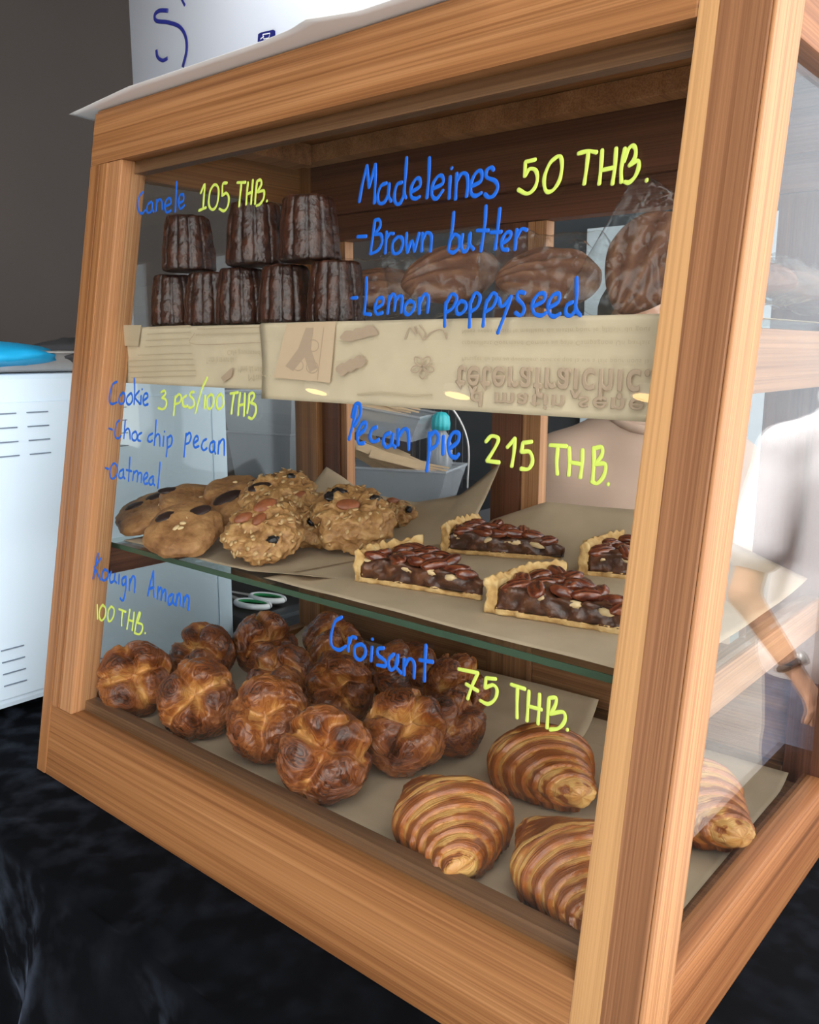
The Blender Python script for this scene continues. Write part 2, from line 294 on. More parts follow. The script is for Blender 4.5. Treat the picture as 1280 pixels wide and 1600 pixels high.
# ================================================================== THE SETTING
struct(box('floor', -7, 6, -8, 7, FLOOR_Z - 0.1, FLOOR_Z, M['floor'], bevel=0))
struct(box('ceiling', -7, 0.86, -8, 2.4, 1.76, 1.86, M['ceil'], bevel=0))
struct(box('wall_left', -1.3, -1.2, 0.15, 2.3, FLOOR_Z, 1.76, M['wall'], bevel=0))
struct(box('wall_back', -1.2, 0.55, 2.2, 2.3, FLOOR_Z, 1.76, M['wall2'], bevel=0))
struct(box('wall_outside_added', 0.2, 7, 4.6, 4.8, FLOOR_Z, 4.0, M['outer'], bevel=0))  # added out of view to tone down the right pane's bright reflection
struct(box('wall_hall', -7, -6.9, -8, 2.3, FLOOR_Z, 1.76, M['wall'], bevel=0))
struct(box('wall_rear', -7, -1.0, -8.1, -8, FLOOR_Z, 1.76, M['wall'], bevel=0))
for i, yb in enumerate((-6.2, -5.0, -3.3, -2.3, -1.3)):
    struct(box('trim_%d' % (i + 1), -6.9, 0.86, yb - 0.06, yb + 0.06, 1.62, 1.76, M['beam'], bevel=0.004))
for (lx, ly), lab in zip(((-4.39, -4.33), (-2.82, -4.24), (-1.27, -4.09)), ('leftmost', 'middle', 'rightmost')):
    t = thing('ceiling_lamp', 'warm round downlight reflected in the front glass as the %s of three glowing spots' % lab, 'lamp', (lx, ly, 1.70), group='ceiling downlights')
    vs, fs = tube([(0, 0, 0.06), (0, 0, 0.0)], 0.11, 24); link('lamp_housing', mesh_of('lamp_housing', vs, fs), M['white'], t)
    vs, fs = tube([(0, 0, -0.001), (0, 0, -0.006)], 0.092, 24); link('diffuser', mesh_of('diffuser', vs, fs), lampm, t)

# ------------------------------------------------------------------ black velvet over the table
TF, TR = -0.10, 0.94
def cloth():
    prof = [(0.72 - 0.82 * k / 70, 0.0) for k in range(71)]                       # top, back to front
    for k in range(1, 7): a = k / 6 * math.pi / 2; prof.append((TF - 0.012 * math.sin(a), -0.012 * (1 - math.cos(a))))
    for k in range(1, 46): prof.append((TF - 0.012 - 0.0012 * k, -0.012 - 0.0204 * k))
    nu = 150; vs = []
    for (y, z) in prof:
        for i in range(nu):
            x = -1.15 + (TR + 1.15) * i / (nu - 1); p = Vector((x, y, z))
            dx = 0; dz = 0; dy = 0
            if y < -0.015:
                k = min(1, (-0.015 - y) / 0.05); w = fbm(Vector((x * 9, y * 14, z * 5)), 3)
                if z > -0.001: dz = 0.006 * k * (w - 0.3) + 0.006 * k * max(0, fbm(Vector((x * 14 + y * 11, x * 3, 2)), 2))
                else: f = min(1, -z / 0.2); dy = -0.035 * f * (0.6 + math.sin(x * 27 + 2.5 * fbm(Vector((x * 4, 0, z * 2)), 2))) - 0.012 * w * f
            vs.append((x + dx, y + dy, z + dz - 0.0005))
    fs = [tuple(reversed(f)) for f in grid_faces(nu, len(prof))]
    k0 = len(vs); ny = 60; nz = 20
    for j in range(nz):                                                            # right-hand drape
        for i in range(ny):
            y = TF - 0.012 + (0.72 - TF + 0.012) * i / (ny - 1); f = j / (nz - 1)
            vs.append((TR + 0.004 * min(1, j) + 0.02 * min(1, f * 4) * (0.7 + math.sin(y * 30)) * (1 if j else 0), y, -0.0005 - f * 0.94))
    fs += [tuple(i + k0 for i in f) for f in grid_faces(ny, nz)]
    return mesh_of('tablecloth', vs, fs)
tag(link('tablecloth', cloth(), M['velvet'], None, True), 'crumpled black velvet cloth covering the table under the display case', 'tablecloth')

# ================================================================== THE DISPLAY CASE
case = thing('display_case', 'wooden bakery display case with leaning glass front and handwritten prices', 'display case')
OB, OT = 0.0895, 0.765                     # glass opening, bottom and top
IL, IR = 0.0693, 0.7858
# front
lean('corner_post', 0.0, 0.021, 0.0, 0.045, 0.0, CH - 0.063, M['wood_lean'], case)
lean('front_stile', 0.0212, 0.039, 0.0005, 0.036, OB, CH - 0.0632, M['wood_lean'], case)
lean('inner_stile', 0.0392, IL, 0.0015, 0.036, OB, CH - 0.0632, M['sap_lean'], case)
lean('corner_post', IR, CW - 0.0032, 0.0, 0.036, 0.0, CH + 0.02, M['wood_post'], case, 0.0015)
lean('lit_side_facing', CW - 0.0030, CW, 0.0006, 0.036, 0.0, CH + 0.02, M['sap_lean'], case, 0.001)  # pale sapwood here and on the stile, with side daylight put into the tone
lean('side_stile', CW - 0.03, CW - 0.0005, 0.0375, 0.053, 0.0, CH + 0.02, M['sap_lean'], case)
lean('bottom_rail', 0.021, IR, 0.001, 0.036, 0.0, OB, M['wood_x'], case)
lean('top_rail', 0.0, IR, 0.0, 0.036, CH - 0.063, CH, M['wood_x'], case)
lean('glass_bead', IL - 0.004, IR, 0.020, 0.036, OB - 0.002, OB + 0.012, M['bead'], case)
lean('glass_bead', IL - 0.004, IR, 0.020, 0.036, OT - 0.014, OT + 0.002, M['bead'], case)
pane = lean('front_pane', IL - 0.004, IR + 0.004, 0.014, 0.018, OB - 0.006, OT + 0.006, M['glass'], case, 0)
# right and left sides
def side(x0, x1, my, mz):
    Y = lambda z: LEAN * z + 0.053 if x0 > 0.4 else LEAN * z + 0.036
    hexa('side_bottom_rail', [(x0, Y(0), 0), (x1, Y(0), 0), (x1, CD, 0), (x0, CD, 0), (x0, Y(0.086), 0.086), (x1, Y(0.086), 0.086), (x1, CD, 0.086), (x0, CD, 0.086)], my, case)
    hexa('side_top_rail', [(x0, Y(0.755), 0.755), (x1, Y(0.755), 0.755), (x1, CD, 0.755), (x0, CD, 0.755), (x0, Y(CH), CH), (x1, Y(CH), CH), (x1, CD, CH), (x0, CD, CH)], my, case)
    xm = (x0 + x1) / 2; a, b_ = xm - 0.002, xm + 0.002; z0, z1 = 0.08, 0.76; e = 0.004
    hexa('side_pane', [(a, Y(z0) - e, z0), (b_, Y(z0) - e, z0), (b_, CD - 0.03, z0), (a, CD - 0.03, z0), (a, Y(z1) - e, z1), (b_, Y(z1) - e, z1), (b_, CD - 0.03, z1), (a, CD - 0.03, z1)], M['glass'], case, 0)
side(CW - 0.024, CW - 0.001, M['wood_side'], M['sap_z'])
side(0.001, 0.022, M['wood_y'], M['wood_z'])
# back: posts, rails, door frames
BY0, BY1 = CD - 0.028, CD
box('back_post', 0.0, 0.05, BY0 - 0.01, BY1, 0, CH - 0.014, M['wood_z'], case)
box('back_post', CW - 0.05, CW, BY0 - 0.01, BY1, 0, CH - 0.014, M['dark_z'], case)
box('back_bottom_rail', 0.05, 0.378, BY0, BY1, 0, 0.20, M['mid_x'], case)
box('back_bottom_rail', 0.455, CW - 0.05, BY0, BY1, 0, 0.20, M['mid_x'], case)
box('back_mid_post', 0.379, 0.454, BY0 - 0.001, BY1, 0, 0.20, M['mid_z'], case)
box('back_bottom_rail', 0.05, CW - 0.05, BY0 - 0.012, BY0 - 0.0015, 0.0, 0.088, M['bead'], case)
box('back_top_rail', 0.05, CW - 0.05, BY0, BY1, 0.70, CH - 0.014, M['dark_x'], case)
box('back_top_rail', 0.05, CW - 0.05, BY0 - 0.014, BY0 - 0.0005, 0.735, CH - 0.014, M['dark_x'], case)
for x0, x1, mm in ((0.0505, 0.088, 'dark_z'), (0.0885, 0.101, 'sap_z'), (0.379, 0.425, 'dark_z'), (0.4255, 0.436, 'sap_z'), (0.4365, 0.453, 'sap_z'), (0.735, 0.7895, 'dark_z')):
    d = 0.004 if mm == 'sap_z' else 0.0
    box('door_stile', x0, x1, BY0 + 0.002 + d, BY1 - 0.004, 0.2005, 0.6995, M[mm], case, 0.001)
# floor, top and inner supports
box('floor_board', 0.023, CW - 0.025, 0.0365 + LEAN * ZF, BY0 - 0.0125, ZF - 0.014, ZF, M['bead'], case, 0.0008)
box('top_board', 0.0, IR - 0.001, LEAN * CH + 0.004, CD, CH + 0.0003, CH + 0.004, M['wood_x'], case)
box('top_batten', 0.051, CW - 0.051, 0.428, 0.456, CH - 0.024, CH, M['sap_y'], case)
box('top_batten', 0.051, 0.09, 0.18, 0.427, CH - 0.03, CH - 0.0005, M['mid_x'], case)
for x0, x1, mm in ((0.0235, 0.042, 'dark_y'), (CW - 0.045, CW - 0.0255, 'sap_y')):
    box('shelf_support', x0, x1, 0.098, BY0 - 0.011, ZS - 0.043, ZS - 0.0070, M[mm], case)
    box('shelf_support', x0, x1, 0.135, BY0 - 0.011, ZT - 0.058, ZT - 0.0070, M[mm], case)
for zz, y0 in ((ZS, 0.1004), (ZT, 0.128)):
    g = box('glass_shelf', 0.026, CW - 0.028, y0 + 0.0015, BY0 - 0.0115, zz - 0.0065, zz, M['shelf'], case, 0)
    box('polished_edge', 0.026, CW - 0.028, y0, y0 + 0.0014, zz - 0.0064, zz - 0.0001, M['shelf_edge'], g, 0)

# ------------------------------------------------------------------ handwriting on the front pane
def writing(name, m, ox, oy, sc, text, width=0.0036):
    nrm = Vector((0, -1, LEAN)).normalized(); parts = []
    for st in text.split(';'):
        P = [at_pane(ox + float(a) * sc, oy + float(b_) * sc, 0.0135) for a, b_ in (q.split(',') for q in st.split())]
        if len(P) == 1: P = [P[0], P[0] + Vector((0.0006, 0, 0))]
        P = catmull(P)
        d0 = (P[0] - P[1]).normalized() * width * 0.3; d1 = (P[-1] - P[-2]).normalized() * width * 0.3
        n = len(P); rr = [width * 0.5 * (0.92 + 0.1 * math.sin(i * 0.7)) for i in range(n)]
        parts.append(tube([P[0] + d0] + P + [P[-1] + d1], [rr[0] * 0.55] + rr + [rr[-1] * 0.55], 8, (nrm, 0.16)))
    return link(name, mesh_of(name, *merge(parts)), m, pane, True)
B_, L_ = M['blue'], M['lime']
s = 0.1875
writing('canele_lettering', B_, 200, 270, s, '125,160 95,195 80,260 90,320 115,340 145,310;195,240 165,265 155,310 170,335 195,315 205,250;203,250 200,300 215,325;240,225 232,320;235,260 260,220 280,240 285,305;310,280 355,255 350,215 325,220 305,275 320,330 355,315;405,75 400,200 393,325;425,255 460,230 460,185 435,185 420,240 435,300 470,270', 0.0034)
writing('canele_price', L_, 200, 270, s, '605,170 640,95 632,200 625,300;590,315 625,300 650,290;715,100 685,150 672,250 690,300 720,300 745,250 755,150 740,105 715,100;825,85 790,95 785,190;785,190 820,170 840,210 830,280 800,318 760,300;910,82 980,80;945,85 935,180 925,280;1000,80 990,170 985,265;1040,60 1032,160 1025,260;990,180 1032,160;1075,70 1065,160 1058,260;1075,70 1105,60 1110,100 1080,160 1130,150 1130,210 1100,260 1070,275;1155,235')
s = 0.203125
writing('madeleines_lettering', B_, 540, 220, s, '105,470 130,330 165,190;165,190 180,360;180,360 230,180;230,180 228,320 220,480;315,325 270,350 245,430 260,480 300,470 330,400 335,330;335,340 330,420 350,465;435,320 395,340 375,420 385,480 420,480 450,410;470,130 460,280 450,400 465,440;505,395 570,350 570,295 540,295 505,360 505,430 540,445 570,430;645,130 640,280 625,440;670,370 745,330 745,275 710,275 670,340 665,420 700,445 750,380;805,275 800,360 795,445;815,210 818,212;855,250 850,350 845,450;850,320 890,255 930,260 940,330 930,430;970,350 1040,310 1045,240 1010,240 970,310 965,400 1000,425 1045,400;1140,225 1120,205 1085,230 1085,280 1150,310 1170,360 1140,420 1100,435 1070,410', 0.0040)
writing('brown_butter_lettering', B_, 540, 220, s, '90,738 160,735;225,610 210,730 190,870;225,610 260,610 265,660 225,720 270,720 280,780 250,840 195,870;315,700 310,780 305,865;308,760 340,715 370,715;400,740 365,780 360,840 380,870 420,850 440,790 430,745 400,740;470,710 465,790 475,860;475,860 510,770 530,850;530,850 565,710;590,710 588,780 585,850;588,770 620,710 655,720 660,780 652,850;832,550 820,680 790,840;800,770 840,720 875,750 870,820 830,860 795,850;900,720 890,800 905,850 940,830 955,720;960,710 955,790 985,835;1080,500 1070,650 1040,850;1010,690 1100,690;1187,520 1170,680 1150,835;1115,705 1200,700;1205,790 1260,750 1270,710 1240,705 1205,760 1205,830 1250,840;1318,682 1310,760 1302,837;1307,758 1351,682 1396,687', 0.0038)
s = 0.3046875
writing('lemon_poppyseed_lettering', B_, 540, 420, s, '30,150 60,148;107,45 105,140 95,230;95,230 130,235;155,205 190,180 190,150 165,155 150,200 160,232 190,225;225,140 215,230;218,180 240,130 255,150 250,215;252,170 275,140 290,150 285,225;325,165 305,190 305,225 325,235 350,205 350,175 325,165;378,150 378,230;378,185 405,130 425,150 420,225;515,170 510,235 508,295;515,180 545,130 570,150 550,200 515,225;590,165 570,190 570,225 590,232 615,205 615,175 590,165;640,170 638,235 635,300;640,180 665,125 690,145 675,195 642,220;725,160 712,225 705,295;725,170 755,125 775,145 755,195 718,220;785,150 795,190 815,185 850,140;850,140 815,240 780,330;920,125 890,120 880,150 910,185 915,215 895,240 870,225;960,195 1015,165 1020,130 990,130 960,175 965,225 1000,240 1030,225;1045,200 1090,170 1095,130 1065,135 1040,180 1045,230 1070,245 1100,230;1165,170 1135,190 1130,230 1155,240 1185,205;1185,45 1185,140 1180,205 1205,240', 0.0038)
writing('madeleines_price', L_, 790, 210, 0.1875, '250,210 165,230;165,230 160,350;160,350 200,290 250,300 265,370 240,450 180,495 105,460;430,185 370,240 325,350 325,440 350,480 400,460 450,380 470,270 460,190 430,185;605,160 690,140 760,150;690,145 675,280 655,415;805,130 795,280 780,415;922,115 910,280 890,415;795,300 910,275;995,115 965,280 965,400;985,230 1020,130 1060,95 1085,130 1075,200 1030,260;1030,260 1100,220 1110,270 1080,350 1030,400 990,395;1173,383', 0.0038)
s = 0.21875
writing('cookie_lettering', B_, 140, 580, s, '195,75 165,95 145,160 142,215 160,235 195,222;240,150 215,180 210,220 228,235 250,210 252,170 240,150;295,155 268,185 265,225 285,238 305,212 305,175 295,155;320,50 322,140 318,235;355,140 325,185 360,235;368,175 366,235;375,128 376,130;385,210 415,185 410,160 392,165 382,205 392,242 418,235', 0.0032)
writing('choc_chip_lettering', B_, 140, 580, s, '138,408 162,418;215,350 195,370 182,430 185,470 205,480 225,460;255,350 250,420 245,480;246,440 270,410 285,425 290,485;325,430 305,450 305,485 325,495 340,470 335,440 325,430;372,440 350,455 345,490 365,500;450,445 425,460 415,490 430,505 448,495;475,350 470,440 462,530;464,480 485,450 500,465 502,535;530,465 525,535;535,430 536,432;555,470 555,540 548,610;555,480 580,460 590,490 580,530 558,545', 0.0030)
writing('pecan_lettering', B_, 140, 580, s, '690,445 682,530 675,612;690,460 715,440 725,470 710,510 685,520;745,515 775,490 770,465 755,470 742,510 752,545 780,535;835,485 812,500 800,540 815,565 838,550;890,500 865,515 858,560 872,580 892,560 895,510;895,505 892,560 900,590;925,500 918,590;920,530 945,490 962,500 962,600', 0.0030)
writing('oatmeal_lettering', B_, 140, 580, s, '112,690 135,700;175,655 155,680 145,725 155,765 180,760 200,720 195,675 175,655;240,700 215,720 210,755 225,765 242,745 243,705;243,700 240,745 252,768;288,615 283,700 278,785;262,705 300,715;315,715 308,780;312,735 335,712 345,730 340,790;342,745 360,725 372,740 368,795;390,775 415,750 410,728 395,735 385,775 395,805 415,800;450,750 428,770 425,800 440,812 456,790 455,752;456,750 454,795 465,815;503,650 497,740 487,835', 0.0030)
writing('cookie_price', L_, 140, 580, s, '510,150 535,140 540,165 515,190;515,190 545,205 545,250 520,272 490,262;612,180 605,250 600,315;612,190 640,165 655,190 640,225 608,235;690,175 668,195 665,240 685,255 700,245;745,150 725,150 715,175 740,200 745,240 725,262 708,258;840,45 805,120 775,220 755,300;825,175 818,265;865,165 840,195 840,255 862,268 885,230 882,180 865,165;935,160 910,190 908,250 925,272 955,240 952,190 935,160;1005,160 1060,152;1032,158 1020,230 1012,305;1075,155 1065,235 1060,315;1108,160 1105,250 1102,320;1068,245 1106,235;1140,165 1135,240 1125,300;1140,165 1165,155 1175,180 1150,225;1150,225 1185,245 1185,300 1160,340 1135,330', 0.0034)
s = 0.3515625
writing('pecan_pie_lettering', B_, 520, 620, s, '105,45 90,120 72,190;85,90 100,35 120,35 122,80 95,130;115,170 145,140 145,115 125,125 110,165 115,205 140,205;195,135 175,145 165,180 180,200 205,190;255,160 230,175 225,205 240,225 262,205 268,165;268,165 262,205 278,225;290,145 290,215;290,180 315,145 335,155 338,235;430,160 428,250 418,330;430,175 455,155 470,180 460,215 430,235;492,175 490,255;520,230 555,200 560,165 535,160 515,200 520,255 545,270 560,255', 0.0042)
writing('pecan_pie_price', L_, 520, 620, s, '680,200 705,175 735,185 725,220 685,285;685,285 740,292;775,225 810,185;810,185 805,250 795,310;885,200 845,205;845,205 838,245;838,245 875,245 888,285 870,320 835,320;965,215 1040,220;1000,225 995,290 998,345;1050,225 1052,290 1048,350;1110,235 1108,300 1100,360;1050,290 1108,300;1160,225 1160,300 1155,370;1160,230 1195,225 1195,260 1165,300;1165,300 1210,300 1205,350 1175,385 1150,375;1222,388', 0.0038)
s = 0.1484375
writing('kouign_lettering', B_, 130, 850, s, '155,100 135,200 105,365;185,150 120,245;120,245 150,310 180,375;230,265 205,300 200,365 220,385 255,355 265,300 230,265;295,290 280,350 290,405 325,380 335,310;335,310 330,380 350,410;380,320 375,420;440,345 410,370 410,420 430,430 450,390 450,340;450,340 450,450 430,570 410,595 390,570;490,370 485,490;488,420 520,340 545,370 540,510', 0.0034)
writing('amann_lettering', B_, 130, 850, s, '680,545 710,400 740,285;740,285 740,420 745,560;690,475 745,455;790,450 780,580;785,510 815,460 830,500 820,590;825,530 860,480 870,520 865,600;935,525 900,560 895,620 910,640 940,600 950,530;950,530 945,610 965,640;990,530 975,650;980,590 1010,520 1025,560 1020,650;1060,560 1055,665;1057,620 1090,540 1115,580 1105,695', 0.0034)
writing('kouign_amann_price', L_, 130, 850, s, '148,640 150,790;205,640 175,690 170,770 195,805 230,760 235,680 205,640;295,655 265,700 260,790 280,815 315,770 325,690 295,655;375,685 450,715;415,700 405,790 405,860;490,690 475,800 460,895;535,720 525,820 515,910;475,800 530,815;590,720 560,820 540,940;590,720 600,740 570,830;570,830 620,850 620,910 590,950 545,940;650,938', 0.0032)
s = 0.3125
writing('croissant_lettering', B_, 500, 950, s, '110,45 75,70 55,140 60,190 95,210 130,190;145,150 140,215;142,185 160,145 180,150;205,180 175,195 175,240 200,260 225,235 225,200 205,180;260,195 255,265;262,155 262,158;320,200 290,205 290,235 325,265 325,290 285,285;370,230 345,255 345,295 360,310 385,280 390,235;390,235 380,290 405,325;420,255 420,335;420,295 445,255 470,275 470,350;530,185 525,270 522,365;498,260 565,270', 0.0040)
writing('croissant_price', L_, 500, 950, s, '692,305 790,325;790,325 760,390 738,455;730,380 790,415;880,355 830,350;830,350 825,400;825,400 865,385 885,410 875,455 840,480 800,462;955,382 1025,405;988,395 985,470 985,550;1045,415 1040,490 1035,565;1098,430 1095,500 1090,580;1040,490 1108,508;1145,450 1140,520 1135,600;1145,450 1180,450 1175,490 1150,530;1150,530 1215,520 1225,560 1195,600 1150,608;1235,608', 0.0036)

# ================================================================== PAPERS
def sheet(name, corners, fn, m, label, nu=50, nv=40):
    """thin sheet over four plan corners (front-left, front-right, back-right, back-left); fn(u, v) lifts it"""
    c = [Vector((*q, 0)) for q in corners]; vs = []
    for j in range(nv):
        for i in range(nu):
            u, v = i / (nu - 1), j / (nv - 1)
            p = (c[0] * (1 - u) + c[1] * u) * (1 - v) + (c[3] * (1 - u) + c[2] * u) * v
            p.z = fn(u, v, p); vs.append(p)
    o = link(name, mesh_of(name, vs, grid_faces(nu, nv)), m, None, True)
    sm = o.modifiers.new('thickness', 'SOLIDIFY'); sm.thickness = 0.0003; sm.offset = 1
    return tag(o, label, 'paper')
wob = lambda p, a, s_=9: a * max(0, 0.5 + fbm(Vector((p.x * s_, p.y * s_, 1.7)), 2))
zf = ZF + 0.0004
sheet('baking_paper', [(0.03, 0.075), (0.60, 0.083), (0.57, 0.450), (0.03, 0.452)], lambda u, v, p: zf + 0.0007 + wob(p, 0.0010) + 0.035 * max(0, (v - 0.86) / 0.14) ** 2 * (0.4 + u * 0.6), M['paper'], 'brown baking paper under the round caramelised pastries on the case floor')
sheet('baking_paper', [(0.50, 0.078), (0.805, 0.083), (0.800, 0.455), (0.52, 0.445)], lambda u, v, p: zf + wob(p, 0.0010) + 0.012 * max(0, (v - 0.9) / 0.1) ** 2, M['paper'], 'brown baking paper under the striped croissants on the case floor')
zs = ZS + 0.0005
sheet('baking_paper', [(0.05, 0.115), (0.40, 0.12), (0.415, 0.448), (0.06, 0.440)],
      lambda u, v, p: zs + wob(p, 0.0015) + (0.012 * max(0, 1 - v / 0.22) ** 2 * max(0, (u - 0.72) / 0.28)) + float(np.interp(u, [0, 0.1, 0.2, 0.32, 0.6, 0.82, 0.93, 1.0], [0.03, 0.068, 0.055, 0.034, 0.032, 0.052, 0.082, 0.102])) * max(0, (v - 0.68) / 0.32) ** 1.6, M['paper'], 'brown baking paper with raised back edge under the cookies on the glass shelf')
sheet('baking_paper', [(0.345, 0.103), (0.80, 0.104), (0.80, 0.460), (0.40, 0.455)],
      lambda u, v, p: zs + 0.0032 + wob(p, 0.0012) + float(np.interp(u, [0, 0.2, 0.6, 0.8, 1.0], [0.02, 0.052, 0.060, 0.035, 0.008])) * max(0, (v - 0.74) / 0.26) ** 1.5, M['paper'], 'brown baking paper under the pecan pie slices on the glass shelf')
# printed kraft sheets folded over the front edge of the top shelf
def drape(name, x0, x1, yfront, drop, label, lift=0.0):
    prof = [(0.46 - (0.46 - yfront - 0.004) * k / 20, ZT + 0.0006 + lift) for k in range(21)]
    for k in range(1, 6): a = k / 5 * math.pi / 2; prof.append((yfront + 0.004 - 0.004 * math.sin(a), ZT + 0.0006 + lift - 0.004 * (1 - math.cos(a))))
    for k in range(1, 16): prof.append((yfront + 0.002 * math.sin(k / 15 * 3), ZT - 0.0034 + lift - (drop - 0.0034) * k / 15))
    vs = []; nu = 40
    for (y, z) in prof:
        for i in range(nu):
            x = x0 + (x1 - x0) * i / (nu - 1); vs.append((x, y + (0.0012 * fbm(Vector((x * 10, 3, z * 10)), 2) if z < ZT - 0.004 else 0), z))
    o = link(name, mesh_of(name, vs, grid_faces(nu, len(prof))), M['kraft'], None, True)
    sm = o.modifiers.new('thickness', 'SOLIDIFY'); sm.thickness = 0.0003; sm.offset = 0
    return tag(o, label, 'paper')
dl = drape('printed_paper', 0.032, 0.42, 0.1235, 0.068, 'buff printed paper folded over the top shelf edge below the dark fluted cakes')
dr = drape('printed_paper', 0.33, 0.806, 0.1195, 0.078, 'buff printed paper with large upside-down words below the bagged madeleines', 0.0012)
def flat_poly(parts, name, m, parent, y):
    V, Fc = [], []
    for n_, poly in enumerate(parts):
        P = [at_y(px, py, y - 0.0002 * n_) for px, py in poly]; k = len(V); V += P; Fc.append(tuple(range(k, k + len(P))))
    return link(name, mesh_of(name, V, Fc), m, parent)
def strokes_y(parts, name, m, parent, y, w):
    out = [tube(catmull([at_y(px, py, y) for px, py in st]), w, 6, (Vector((0, -1, 0)), 0.12)) for st in parts]
    return link(name, mesh_of(name, *merge(out)), m, parent)
def mirrored_text(body, px, py, height, width, y, m, parent, name, bold=0.0):
    cu = bpy.data.curves.new(name, 'FONT'); cu.body = body; cu.size = 1.0; cu.space_character = 1.12; cu.extrude = 0.001; cu.bevel_depth = bold; cu.bevel_resolution = 0
    o = bpy.data.objects.new(name, cu); COL.objects.link(o)
    dg = bpy.context.evaluated_depsgraph_get(); me = bpy.data.meshes.new_from_object(o.evaluated_get(dg)); bpy.data.objects.remove(o)
    xs = [v.co.x for v in me.vertices]; ys = [v.co.y for v in me.vertices]; a, b_ = min(xs), max(xs); c0, c1 = min(ys), max(ys)
    p = at_y(px, py, y)
    for v in me.vertices:                       # the sheet hangs printed side up, so its words read upside down
        v.co = (p.x + (v.co.x - a) / (b_ - a) * width, y + v.co.z * 0.008, p.z - (v.co.y - c1) / (c0 - c1) * -height - height)
    return link(name, me, m, parent)
yd = 0.1172
mirrored_text('têterafraîchic.', 712, 571, 0.025, 0.180, yd, M['print_'], dr, 'large_print', 0.022)
mirrored_text('d matin sene', 735, 611, 0.013, 0.160, yd, M['print_'], dr, 'large_print', 0.018)
for k, (py, tx) in enumerate(((513, 'Nous avons choisi le meilleur du matin pour le plaisir du gout'), (531, 'croustillant Gourmand Comme au pain Campagnon Un parfait'), (556, 'Partager du bon au quotidien, tout ce que la vie a fait pour nous la'))):
    mirrored_text(tx, 722, py, 0.0045, 0.172, yd, M['print_faint'], dr, 'small_print')
def flower(cx, cy, r, y, parent, name):
    st = []
    for k in range(5):
        a = k * 2 * math.pi / 5 + 0.3; c, s2 = math.cos(a), math.sin(a)
        st.append([(cx, cy), (cx + r * 0.6 * c - r * 0.28 * s2, cy + r * 0.6 * s2 + r * 0.28 * c), (cx + r * c, cy + r * s2), (cx + r * 0.6 * c + r * 0.28 * s2, cy + r * 0.6 * s2 - r * 0.28 * c), (cx, cy)])
    strokes_y(st, name, M['print_'], parent, y, 0.0006)
flower(660, 573, 19, yd, dr, 'flower_print')
strokes_y([[(632, 530), (640, 512), (650, 522), (648, 510), (662, 530), (672, 520), (690, 515), (698, 530)], [(655, 508), (664, 520), (660, 532)]], 'sprig_print', M['print_'], dr, yd, 0.0006)
strokes_y([[(558, 616), (600, 614), (640, 618), (675, 617)]], 'border_print', M['print_faint'], dr, yd, 0.0009)
flat_poly([[(545 + 13 * math.cos(a) * (1 + 0.2 * math.sin(3 * a)) + k * 16, 525 - k * 4 + 9 * math.sin(a)) for a in [i * math.pi / 8 for i in range(16)]] for k in range(3)], 'bread_print', M['print_'], dr, yd - 0.0004)
flat_poly([[(535 + 11 * math.cos(a) + k * 13, 577 - k * 6 + 9 * math.sin(a) * (1 + 0.2 * math.cos(4 * a))) for a in [i * math.pi / 8 for i in range(16)]] for k in range(3)], 'bread_print', M['print_'], dr, yd - 0.0006)
flat_poly([[(448, 506), (525, 502), (516, 598), (428, 590)]], 'buff_patch', M['kraft_pale'], dr, yd - 0.0002)
flat_poly([[(478, 512), (490, 512), (486, 545), (496, 575), (484, 582), (476, 558), (458, 580), (446, 572), (466, 545)]], 'figure_print', M['print_'], dr, yd - 0.0005)
strokes_y([[(489 + 9 * math.cos(a), 540 + 9 * math.sin(a)) for a in [i * math.pi / 6 for i in range(13)]], [(488 + 9 * math.cos(a), 574 + 9 * math.sin(a)) for a in [i * math.pi / 6 for i in range(13)]], [(466 + 8 * math.cos(a), 571 + 8 * math.sin(a)) for a in [i * math.pi / 6 for i in range(13)]], [(506, 512), (500, 560), (496, 594)]], 'ring_print', M['print_'], dr, yd - 0.0006, 0.0005)
yl = 0.1212
flat_poly([[(186, 508), (221, 508), (216, 541), (182, 540)]], 'square_print', M['print_faint'], dl, yl)
strokes_y([[(x0, y), ((x0 + x1) / 2, y - 2), (x1, y - 3)] for y, x0, x1 in ((512, 230, 298), (522, 230, 298), (532, 228, 296), (542, 226, 298), (555, 215, 300), (564, 200, 302), (573, 200, 304), (582, 200, 306), (590, 205, 306), (514, 308, 440), (523, 306, 436))], 'line_print', M['print_faint'], dl, yl, 0.0006)
strokes_y([[(304, 520), (304, 538), (430, 534)]], 'frame_print', M['print_'], dl, yl, 0.0004)
for k, (px_, py_, tx) in enumerate(((355, 545, 'Cafe gourmand'), (322, 558, 'Toute la saveur du'), (372, 572, 'Marie du matin'), (388, 585, 'Matin'))):
    mirrored_text(tx, px_, py_, 0.007, 0.055 - 0.006 * k, yl, M['print_faint'], dl, 'script_print')
flat_poly([[(345, 590), (360, 576), (364, 574), (362, 588), (350, 597)]], 'leaf_print', M['print_'], dl, yl)

# ================================================================== BAKES
TOCAM = Vector((0.64, -0.75, 0)).normalized()
